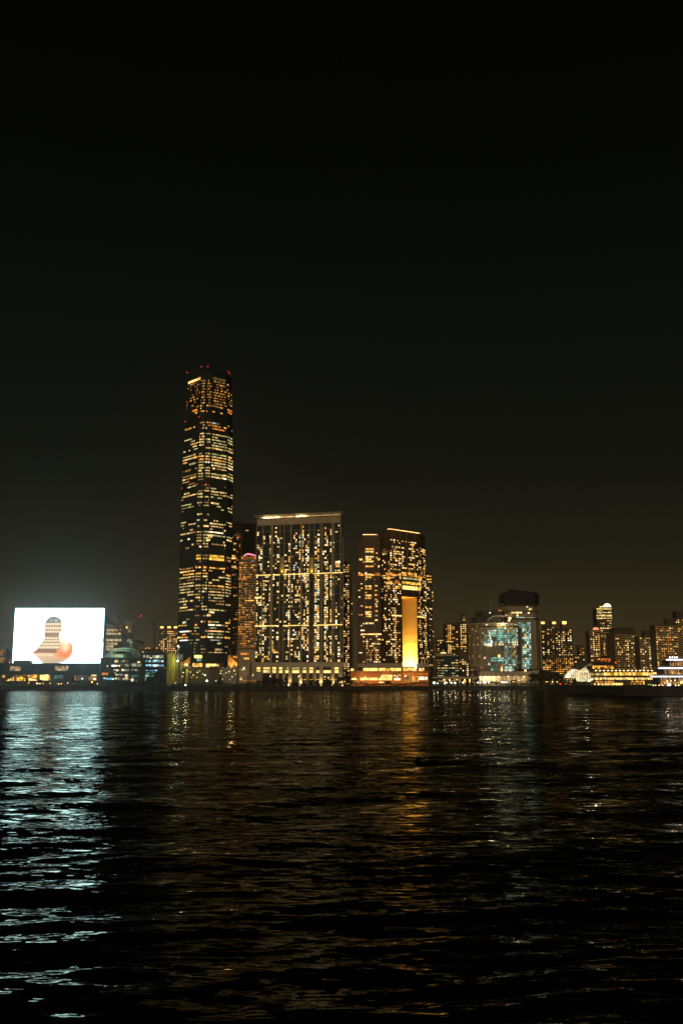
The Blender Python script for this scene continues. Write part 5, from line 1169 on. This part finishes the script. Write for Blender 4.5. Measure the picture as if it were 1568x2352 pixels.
# ---------------------------------------------------------------- harbour terminal on the right
U = lambda x, y: (x * .1953 + 1261.75, y * .1953 + 1359.75)
def terminal():
    # gabled glass hall
    D = 1135; f = front(1300, 1362, D, row=1555)
    t = thing('gabled_glass_hall', (f.p(f.L / 2)[0], 1150, GZ), 'brightly glowing white gabled glass hall under a folded dark roof beside the terminal', 'hall')
    def pan(pts, mat, name, o=0., o2=None):
        P = [(f.hit(*U(a, b))) for a, b in pts]
        m = MB(); fr_ = [(*f.p(u, o), z) for u, z in P]; m.quad(fr_)
        if o2 is not None:
            bk = [(*f.p(u, o2), z) for u, z in P]; m.quad(bk[::-1]); n = len(P)
            for i in range(n): j = (i + 1) % n; m.quad([fr_[j], fr_[i], bk[i], bk[j]])
        return m.build(name, mat, t)
    pan([(200, 1010), (255, 1000), (300, 905), (240, 945)][::1], E['hall'], 'glazing', .0, -14)
    pan([(240, 1015), (345, 1012), (345, 925), (300, 900)], E['hall'], 'glazing', .1, -14.2)
    pan([(345, 1050), (485, 1060), (482, 960), (420, 885), (345, 930)], E['hall'], 'glazing', .2, -14.4)
    pan([(345, 925), (430, 880), (505, 858), (475, 838), (395, 885)], S['beige'], 'roof', 2.5, -16)
    pan([(270, 900), (345, 920), (395, 885), (460, 835), (405, 850), (330, 845)], S['dark'], 'roof', 1.2, -15)
    for x in (255, 275, 300, 320, 365, 385, 405, 425, 445, 465):
        m = MB(); u, _ = f.hit(*U(x, 980)); z0 = f.hit(*U(x, 1045 if x > 340 else 1008))[1]; z1 = f.hit(*U(x, 940 if x > 340 else 935))[1]; f.bar(m, u - .22, u + .22, z0, z1, .25, .55); m.build('mullion', S['olive'], t)
    for y in (955, 975, 995, 1015, 1035):
        m = MB(); z = f.hit(*U(400, y))[1]; f.bar(m, f.hit(*U(350, y))[0], f.hit(*U(478, y))[0], z - .16, z + .16, .25, .5); m.build('glazing_bar', S['olive'], t)
    for x, y in ((258, 938), (228, 968), (205, 1000), (490, 1030), (455, 1045)):
        u, z = f.hit(*U(x, y)); MB().ball((*f.p(u, 2), z), .9, 6).build('eaves_lamp', E['lamp_white'], t)
    lamp('hall_light', 'POINT', (f.p(f.L * .6, 8)[0], 1124, 12), 5000, (1, .9, .6), None, 1)
    # terminal building
    g = front(1353, 1530, 1150, 1120, row=1555)
    t = thing('ferry_terminal', (g.p(g.L / 2)[0], 1165, GZ), 'long low ferry terminal with two continuous gold lit galleries and lamps on its roof edge', 'terminal')
    zz = lambda y: g.hit(*U(850, y))[1]
    m = MB(); g.bar(m, 0, g.L, GZ, zz(930), -30, 0); m.build('wall', S['brown'], t)
    for y0, y1, o in ((935, 948, 1.6), (984, 1008, 1.4), (1034, 1046, 1.2)):
        m = MB(); g.bar(m, 0, g.L, zz(y1), zz(y0), -2, o); m.build('gallery_edge', S['brown'], t)
    wins = []
    def run(xa, xb, y0, y1, mix, n, fill=.97):
        for i in range(n):
            a = xa + (xb - xa) * i / n; b = xa + (xb - xa) * (i + fill) / n
            p0, p1 = U(a, y0), U(b, y1); wins.append(g.rect(p0[0], p1[0], p0[1], p1[1], pick(mix), .2))
    run(490, 640, 955, 982, [('green', 3), ('gold', 1), ('pale', 1)], 8, .8); run(640, 1320, 948, 983, [('gold', 5), ('strip_gold', 2), ('warm', 1)], 26, .95); run(500, 1250, 1009, 1033, [('pale', 3), ('strip_gold', 3), ('green', 1)], 40, .93)
    run(800, 1200, 992, 1003, [('orange', 3), ('red', 1)], 22, .8); run(545, 760, 1048, 1066, [('orange', 3), ('amber', 2), ('dim', 2)], 12, .7); run(960, 1120, 1046, 1066, [('gold', 2), ('amber', 2), ('dim', 1)], 6, .8)
    run(565, 865, 1072, 1128, [('warm', 3), ('strip_gold', 2), ('pale', 2), ('amber', 1)], 18, .9); run(522, 545, 1074, 1128, [('warm', 1)], 1); run(950, 1130, 1072, 1088, [('gold', 2), ('amber', 1)], 5, .6)
    put_windows(t, wins, 'lit_window', 99)
    for x in list(range(540, 1240, 47)):
        for d in (0, 11):
            u, z = g.hit(*U(x + d, 926)); MB().ball((*g.p(u, .5), z), .62, 6).build('roof_edge_lamp', E['lamp'], t)
    m = MB(); p0, p1 = U(1155, 1085), U(1200, 1108); a = g.hit(*p0); b = g.hit(*p1); g.bar(m, a[0], b[0], b[1], a[1], .2, .5); m.build('green_panel', E['greenpanel'], t)
    # restaurant storeys with upturned roofs
    h = front(1357, 1412, 1160, row=1530)
    t = thing('roof_restaurant', (h.p(h.L / 2)[0], 1170, GZ), 'orange lit restaurant storeys with flared dark eaves on the terminal roof', 'restaurant')
    zz2 = lambda y: h.hit(*U(620, y))[1]; ux = lambda x: h.hit(*U(x, 850))[0]
    m = MB(); h.bar(m, ux(500), ux(765), zz(930), zz2(862), -14, 0); m.build('lower_storey', S['brown'], t)
    m = MB(); h.bar(m, ux(555), ux(740), zz2(830), zz2(775), -12, -2); m.build('upper_storey', S['brown'], t)
    def eave(xa, xb, y0, y1, fl):
        m = MB(); a = ux(xa); b = ux(xb); z0, z1 = zz2(y1), zz2(y0)
        m.prism([h.p(a, 3), h.p(b, 3), h.p(b, -17), h.p(a, -17)], z0, z1, 0, [h.p(a + fl, 0), h.p(b - fl, 0), h.p(b - fl, -14), h.p(a + fl, -14)]); m.build('roof', S['dark'], t)
    eave(478, 780, 832, 860, 5); eave(545, 750, 758, 778, 4)
    ww = []
    for i in range(11):
        xa = 560 + i * 16; p0, p1 = U(xa, 782), U(xa + 12, R.choice((800, 818, 822))); ww.append(h.rect(p0[0], p1[0], p0[1], p1[1], R.choice(('red', 'red', 'orange', 'amber')), -1.8))
    for i in range(14):
        xa = 505 + i * 18; p0, p1 = U(xa, 868), U(xa + 17, R.choice((884, 900, 905))); ww.append(h.rect(p0[0], p1[0], p0[1], p1[1], R.choice(('gold', 'gold', 'amber', 'orange')), .15))
    p0, p1 = U(765, 820), U(785, 840); ww.append(h.rect(p0[0], p1[0], p0[1], p1[1], 'red', .15))
    put_windows(t, ww)
    # dark landing wall in front of the terminal
E['hall'] = glow('hall_glow', (1, .80, .42), 1.0, .65, .4)
E['greenpanel'] = glow('panel_green', (.35, .75, .05), .7, .3, .3)
terminal()
def terraces():
    # terraced viewing decks on the pier end
    g = front(1492, 1760, 690, row=1560); zp = at(1500, 1576, 663).z
    t = thing('terraced_pier_building', (g.p(g.L / 2)[0], 700, zp), 'three terraced white edged decks of the pier building at the right edge of the view', 'pier building')
    zz = lambda y: g.hit(*U(1400, y))[1]; ux = lambda x: g.hit(*U(x, 960))[0]
    tiers = [(1180, 985, 1004, 0), (1300, 885, 905, -4), (1420, 785, 803, -8)]
    for i, (xl, y0, y1, o) in enumerate(tiers):
        a = ux(xl); z0, z1 = zz(y1), zz(y0)
        m = MB(); m.prism([g.p(a, o), g.p(g.L, o), g.p(g.L, o - 24), g.p(a + 4, o - 24)], z0 + .25, z1); m.build('deck', S['white'], t)
        m = MB(); g.bar(m, a + .2, g.L, z0 + .0, z0 + (z1 - z0) * .75, o + .02, o + .22); m.build('deck_edge_light', E['strip_white'], t)
        # raked glass balustrade
        rh = zz(y0 - 17) - z1
        m = MB(); m.quad([(*g.p(a + 1.0, o - .4), z1), (*g.p(g.L, o - .4), z1), (*g.p(g.L, o - 1.4), z1 + rh), (*g.p(a + 3, o - 1.4), z1 + rh)]); m.quad([(*g.p(a + 3, o - 1.5), z1 + rh), (*g.p(g.L, o - 1.5), z1 + rh), (*g.p(g.L, o - .5), z1), (*g.p(a + 1.0, o - .5), z1)]); m.build('balustrade', S['rail_glass'], t)
        for k in range(18):
            u = a + 3 + k * (1.35); m = MB(); m.tube((*g.p(u - .8, o - .3), z1), (*g.p(u, o - 1.3), z1 + rh), .06, 4); m.build('rail_post', S['white'], t)
        # storey below
        yb = (1100, 985, 890)[i]; zb = zz(yb) if i else zp
        off = (22, 14, 10)[i]
        m = MB(); g.bar(m, a + off * .35, g.L, zb, z0 + .2, o - 20, o - 5); m.build('storey_wall', S['brown'], t)
        n = 9; ww = []
        for k in range(26):
            u = a + off * .35 + 1.2 + k * 1.05 + R.uniform(-.3, .3)
            if u > g.L - 1: break
            hh = (z0 - zb) * R.uniform(.25, .8); ww.append(g.win(u, zb + hh * .5 + R.uniform(.2, 1), R.uniform(.35, .8), hh * .6, R.choice(('amber', 'warm', 'dim', 'orange', 'dim', 'pale')), o - 4.8))
        put_windows(t, ww)
        for k in range(9):
            u = a + off * .35 + .4 + k * 3.1; m = MB(); m.tube((*g.p(u, o - 1.5), zb), (*g.p(u, o - 1.5), z0), .18, 6); m.build('column', S['white'], t)
        lamp('terrace_downlight', 'POINT', (*g.p(a + 12, o - 2.5), z0 - 1.2), 500, (1, .75, .45), None, .3)
        lamp('terrace_downlight', 'POINT', (*g.p(a + 24, o - 2.5), z0 - 1.2), 500, (1, .75, .45), None, .3)
    for x in (1462, 1492, 1520, 1546):
        u, z = g.hit(*U(x, 765)); MB().ball((*g.p(u, -8.6), z), .42, 8).build('terrace_lamp', E['lamp_white'], t)
    for x, y, r, k in ((1216, 1100, .4, 'lamp'), (1243, 1098, .35, 'lamp'), (1284, 1100, .4, 'lamp'), (1310, 1090, .3, 'lamp'), (1328, 1102, .35, 'lamp'), (1408, 1104, .75, 'lamp_white'), (1478, 1100, .45, 'lamp'), (1513, 1100, .45, 'lamp'), (1390, 1104, .4, 'lamp_white'), (1470, 1040, .4, 'lamp'), (1425, 1048, .3, 'lamp')):
        u, z = g.hit(*U(x, y)); MB().ball((*g.p(u, .8), max(z, zp + r)), r, 8).build('quay_lamp', E[k], t)
S['rail_glass'] = surf('rail_glass', (.35, .42, .42), .2, .2, .5)
terraces()
# ---------------------------------------------------------------- planting along the shore
def leaf_mesh(name, n, rx, rz, seed, leaf=.55):
    r = random.Random(seed); m = MB()
    cl = [(r.uniform(-.75, .75) * rx, r.uniform(-.75, .75) * rx, r.uniform(.15, 1) * rz, r.uniform(.28, .5) * rx) for _ in range(9)]
    for _ in range(n):
        c = r.choice(cl); v = Vector((r.gauss(0, 1), r.gauss(0, 1), r.gauss(0, 1))).normalized() * c[3] * r.uniform(.5, 1.05)
        p = Vector((c[0], c[1], c[2])) + v
        if p.z < 0: p.z = abs(p.z) * .3
        a = Vector((r.gauss(0, 1), r.gauss(0, 1), r.gauss(0, 1))).normalized(); b = a.orthogonal().normalized(); cc = a.cross(b); s = leaf * r.uniform(.6, 1.3)
        m.quad([p - b * s, p - cc * s * .6, p + b * s, p + cc * s * .6])
    return m
TREE_SRC = []
def tree_kind(i):
    m = leaf_mesh('crown', 420, 3.6, 4.6, 20 + i); o = m.build('crown', S['foliage']); me = o.data
    org = Vector(o.location); bpy.data.objects.remove(o)
    for v in me.vertices: v.co += org
    mb = MB(); mb.tube((0, 0, 0), (0.1, 0, 3.0), .28, 7, .16)
    for a in (0, 2.1, 4.2): mb.tube((.1, 0, 2.6), (1.5 * math.cos(a), 1.5 * math.sin(a), 4.4), .13, 5, .05)
    o = mb.build('trunk', S['bark']); org = Vector(o.location); tm = o.data; bpy.data.objects.remove(o)
    for v in tm.vertices: v.co += org
    return me, tm
for i in range(4): TREE_SRC.append(tree_kind(i))
def tree(px, D, h, label, group='trees along the waterfront', z=None):
    me, tm = TREE_SRC[R.randrange(4)]; q = at(px, 1565, D); s = h / 7.4
    t = thing('tree', (q.x, D, (GZ + .9) if z is None else z), label, 'tree', group); t.rotation_euler = (0, 0, R.uniform(0, 6)); t.scale = (s * R.uniform(.9, 1.25), s * R.uniform(.9, 1.25), s)
    c = bpy.data.objects.new('crown', me); COL.objects.link(c); c.parent = t; c.location = (0, 0, 2.6)
    c = bpy.data.objects.new('trunk', tm); COL.objects.link(c); c.parent = t
    return t
for px, h, lab in ((592, 7, 'dark leafy tree before the left end of the slab podium'), (603, 8, 'dark leafy tree by the second podium window'), (612, 10.5, 'tallest dark tree before the slab podium, shading the wide lit window'), (619, 10.5, 'dense dark tree under the wide lit podium window'), (628, 9.5, 'dark tree between the third and fourth podium columns'),
                   (636, 9, 'dark tree just left of the first glowing column foot'), (650, 9, 'round dark tree beside the first glowing column foot'), (712, 7.5, 'low dark tree right of the second glowing column foot'), (726, 7.5, 'low dark tree left of the third glowing column foot'), (748, 8, 'dark tree between the third and fourth glowing column feet'),
                   (757, 8, 'dark tree left of the fourth glowing column foot'), (783, 12.5, 'slim dark tree at the right end of the slab podium'), (796, 9.5, 'dark tree in the gap between the slab and the red pavilion'), (806, 7, 'low dark tree at the left corner of the red pavilion'), (886, 6.5, 'dark bushy tree in front of the slanted pavilion window'), (893, 5.5, 'small dark tree before the red pavilion front'),
                   (1000, 9, 'green tree lit by the white quay lamp right of the pavilion'), (1008, 8.5, 'dark tree left of the first white promenade lamps'), (1092, 8, 'dark tree left of the bright forecourt'), (1178, 7, 'dark tree before the right end of the station podium'),
                   (1228, 14, 'dark tree clump right of the station podium'), (1238, 16, 'big dark tree right of the curved glass tower'), (1250, 17, 'big dark tree below the left lamp topped tower'), (1262, 16, 'big dark tree below the low estate slab'), (1275, 15, 'big dark tree left of the bright gabled hall'),
                   (1288, 13.5, 'dark tree touching the bright gabled hall')):
    tree(px, 1262 if px < 1200 else 1275, h, lab)
tree(1316, 1112, 7.0, 'dark round tree in front of the bright gabled hall', z=GZ + .2)
# continuous dark shrubs on the sea wall
tree(1306, 1115, 5.5, 'low dark tree left of the round one before the gabled hall', z=GZ + .2)
tree(1346, 1117, 6.0, 'small dark tree at the right foot of the bright gabled hall', z=GZ + .2)
def shrub_band():
    r = random.Random(3); m = MB(); xa, xb = at(-60, 1570, 1254).x, at(1285, 1570, 1254).x; x = xa
    prof = 0
    while x < xb:
        px = CX + x * F / 1254
        hmax = (4.2 if px < 420 else 5.0 if px < 600 else 5.4) * (.75 + .35 * math.sin(x * .11) * math.sin(x * .037 + 1) + r.uniform(-.1, .1))
        for _ in range(20):
            p = Vector((x + r.uniform(-.8, .8), 1253.5 + r.uniform(-1.5, 2.0), GZ + .9 + hmax * (1 - r.random() ** 1.6) * .9)); a = Vector((r.gauss(0, 1), r.gauss(0, 1), r.gauss(0, 1))).normalized(); b = a.orthogonal().normalized(); c = a.cross(b); s = r.uniform(.35, .8)
            m.quad([p - b * s, p - c * s * .6, p + b * s, p + c * s * .6])
        x += .75
    o = m.build('shore_shrubbery', S['foliage']); tag(o, 'continuous dark shrubs along the top of the sea wall', 'shrubbery', None, 'stuff')
shrub_band()
# ---------------------------------------------------------------- lamps along the shore
def street_lamp(px, y, D, k, label, group, r=.55, arm=0, power=0, col=(1, .7, .35)):
    q = at(px, y, D)
    t = thing('street_lamp', (q.x, D, GZ), label, 'street lamp', group)
    MB().tube((q.x, D, GZ), (q.x, D, q.z - .2), .14, 6, .09).build('pole', S['steel'], t)
    MB().ball(q, r, 8).build('lamp_head', E[k], t)
    m = MB(); m.tube((q.x, D, q.z + r * .8), (q.x, D, q.z + r * 1.3), r * .7, 8, r * .3); m.build('lamp_cap', S['dark'], t)
    if power: lamp('street_light', 'POINT', (q.x, D - .8, q.z - .9), power, col, None, .5)
    return t
G1, G2, G3 = 'street lamps before the podiums', 'white lamps along the promenade', 'amber lights on the museum quay'
for x, y, k, lab in ((580.8, 1551, 'lamp', 'street lamp in front of the pale ramp wall'), (620.5, 1553.5, 'lamp', 'street lamp glowing beside the tallest dark tree'), (687.5, 1552.5, 'lamp', 'taller street lamp of the pair at the second glowing column'), (685.5, 1554.5, 'lamp', 'shorter street lamp of the pair at the second glowing column'),
                  (746, 1555, 'lamp', 'street lamp right of the third glowing column'), (754, 1556.5, 'lamp', 'street lamp left of the fourth glowing column'), (838.6, 1555.2, 'lamp', 'street lamp in front of the left half of the red pavilion'), (912.3, 1555.2, 'lamp', 'street lamp in front of the right half of the red pavilion'),
                  (453.5, 1544.5, 'lamp', 'street lamp left of the dark shed tower'), (506.5, 1547, 'lamp', 'street lamp right of the dark shed tower')):
    street_lamp(x, y, 1262, k, lab, G1, .62, 0, 350)
P2 = [(996.5, 1568.6, 'big glaring white lamp right of the red pavilion', 1.5), (1004.5, 1569.5, 'white promenade lamp next to the glaring one', .6), (1021, 1569.4, 'white promenade lamp below the left end of the green office block', .62), (1025, 1568, 'white promenade lamp below the middle of the green office block', .7), (1036.5, 1568.8, 'white promenade lamp below the right part of the green office block', .8),
      (1044.5, 1569, 'bright white promenade lamp at the right end of the green office block', 1.1), (1063, 1568, 'bright white promenade lamp below the mid height brown block', .9), (1097, 1568, 'white promenade lamp at the left end of the lit forecourt', .75), (1102, 1569, 'lower white promenade lamp at the left end of the lit forecourt', .6), (1113, 1567, 'largest white promenade lamp before the lit forecourt', 1.5),
      (1122, 1568, 'white promenade lamp right of the largest one', .7), (1152, 1567.3, 'first of three white lamps before the forecourt middle', .7), (1157, 1567.6, 'second of three white lamps before the forecourt middle', .8), (1162.5, 1567.3, 'third of three white lamps before the forecourt middle', .7)]
for x, y, lab, r in P2: street_lamp(x, y, 1253, 'lamp_white', lab, G2, r, 0, 1500 if r > 1 else 400, (1, .95, .75))
for x, y, lab in ((1179, 1566, 'amber lamp before the right part of the forecourt'), (1191, 1563, 'higher amber lamp before the forecourt trees'), (1198, 1562, 'rightmost amber lamp before the station podium'), (1268, 1566, 'left amber lamp under the big dark trees'), (1279, 1566.5, 'right amber lamp under the big dark trees')):
    street_lamp(x, y, 1253, 'lamp_amber', lab, 'amber lamps by the forecourt', .55, 0, 250, (1, .6, .2))
for x, y, k, r, lab in ((66, 1568, 'lamp_amber', .5, 'small amber lamp on the quay left of the museum stalls'), (85, 1570, 'lamp', 1.0, 'bright amber lamp on the quay under the video screen left half'), (91.5, 1571, 'lamp', 1.0, 'second bright amber lamp close beside the first under the screen'), (99, 1570, 'lamp_amber', .6, 'amber lamp right of the bright pair on the quay'),
                      (115, 1570, 'lamp_amber', .6, 'small amber lamp on the quay below the middle of the screen'), (135, 1572, 'lamp_amber', .7, 'amber lamp on the quay near the low stalls'), (141, 1571, 'lamp_amber', .7, 'amber lamp right beside the low stalls'), (155.5, 1569, 'lamp', .6, 'taller amber lamp right of the low stalls'), (170, 1570, 'lamp', .55, 'single amber lamp below the right half of the screen'),
                      (189, 1559, 'lamp_white', .7, 'white lamp under the right part of the museum podium'), (217, 1560, 'lamp_white', 1.2, 'brightest white lamp under the museum podium'), (211, 1567, 'lamp_amber', .9, 'amber lamp below the brightest museum lamp'), (223.5, 1570.5, 'lamp', .6, 'lamp at the right corner of the museum quay')):
    street_lamp(x, y, 1257, k, lab, G3, r, 0, 300, (1, .65, .3))
for x, y, k, r, lab in ((426, 1574, 'lamp_white', .9, 'lone white lamp low on the sea wall left of the dark shed tower'), (475, 1564, 'lamp_white', 1.2, 'glaring white lamp at the foot of the dark shed tower'), (496, 1563.8, 'lamp_white', .4, 'small white lamp before the dark shed tower'), (403, 1569, 'lamp_amber', .4, 'small amber lamp below the yellow green hoarding')):
    street_lamp(x, y, 1251.5, k, lab, 'work lamps on the building site', r, 0, 180, (1, .95, .8))
# low stalls and parked cargo on the museum quay
for x0, x1, lab in ((80, 106, 'low lit stall on the museum quay under the left of the screen'), (36, 68, 'long dim stall at the left of the museum quay'), (118, 160, 'low lit stall on the museum quay under the right of the screen')):
    f = front(x0, x1, 1262, row=1570); t = thing('quay_stall', (f.p(f.L / 2)[0], 1264, GZ), lab, 'stall', 'stalls on the museum quay')
    h = 4.8
    m = MB(); f.bar(m, 0, f.L, GZ, GZ + h, -3.2, -2.6); m.build('back_wall', S['dark'], t)
    m = MB(); f.bar(m, -.4, f.L + .4, GZ + h, GZ + h + .3, -3.6, .3); m.build('roof', S['dark'], t)
    m = MB(); f.bar(m, 0, f.L, GZ, GZ + 1.1, -.8, -.2); m.build('counter', S['brown'], t)
    ww = [f.win(1 + k * 1.7, GZ + h - R.uniform(1, 2.2), R.uniform(.5, 1.5), R.uniform(.4, 1.4), R.choice(('gold', 'warm', 'amber', 'red', 'strip_gold')) if x0 != 36 else R.choice(('dim', 'orange')), -2.4) for k in range(int((f.L - 1.5) / 1.7)) if R.random() < .75]
    put_windows(t, ww, 'stall_light')
q = at(1286.5, 1571.5, 1100); t = thing('navigation_beacon', (q.x, 1100, GZ), 'red navigation light on a post at the dock corner', 'beacon')
t.location.z = 0
MB().tube((q.x, 1100, -3), (q.x, 1100, q.z - .5), .3, 6).build('post', S['dark'], t); MB().ball((q.x, 1100, q.z), .8, 8).build('lamp', E['beacon'], t)
q = at(1309.5, 1572, 1103); t = thing('navigation_beacon', (q.x, 1103, 0), 'dimmer red light on a post right of the dock corner', 'beacon')
MB().tube((q.x, 1103, -3), (q.x, 1103, q.z - .5), .3, 6).build('post', S['dark'], t); MB().ball((q.x, 1103, q.z), .4, 8).build('lamp', E['beacon'], t)
# ---------------------------------------------------------------- air
hz = MB().box(-2600, 2600, -60, 3300, -5, 560).build('haze', S['dark'])
hz['kind'] = 'stuff'; hz.data.materials.clear()
m, nt, out = newmat('haze_air'); v = nt.nodes.new('ShaderNodeVolumePrincipled'); v.inputs['Density'].default_value = .00006; v.inputs['Color'].default_value = (.9, .9, .88, 1); v.inputs['Anisotropy'].default_value = .92
nt.links.new(v.outputs[0], out.inputs['Volume']); hz.data.materials.append(m)
# ---------------------------------------------------------------- camera and render
cam = bpy.data.cameras.new('camera'); cam.sensor_fit = 'HORIZONTAL'; cam.sensor_width = 24; cam.lens = 24 * F / 1568; cam.clip_start = .5; cam.clip_end = 20000
co = bpy.data.objects.new('camera', cam); COL.objects.link(co); co.location = (0, 0, CAMH); co.rotation_euler = (PI / 2 + TH, 0, 0); SC.camera = co
SC.view_settings.view_transform = 'Standard'; SC.view_settings.look = 'None'; SC.view_settings.exposure = 0; SC.view_settings.gamma = 1
cy = SC.cycles; cy.use_denoising = True; cy.max_bounces = 5; cy.diffuse_bounces = 1; cy.glossy_bounces = 2; cy.volume_bounces = 0; cy.transmission_bounces = 1
cy.sample_clamp_indirect = 1.6; cy.caustics_reflective = True; cy.use_light_tree = True
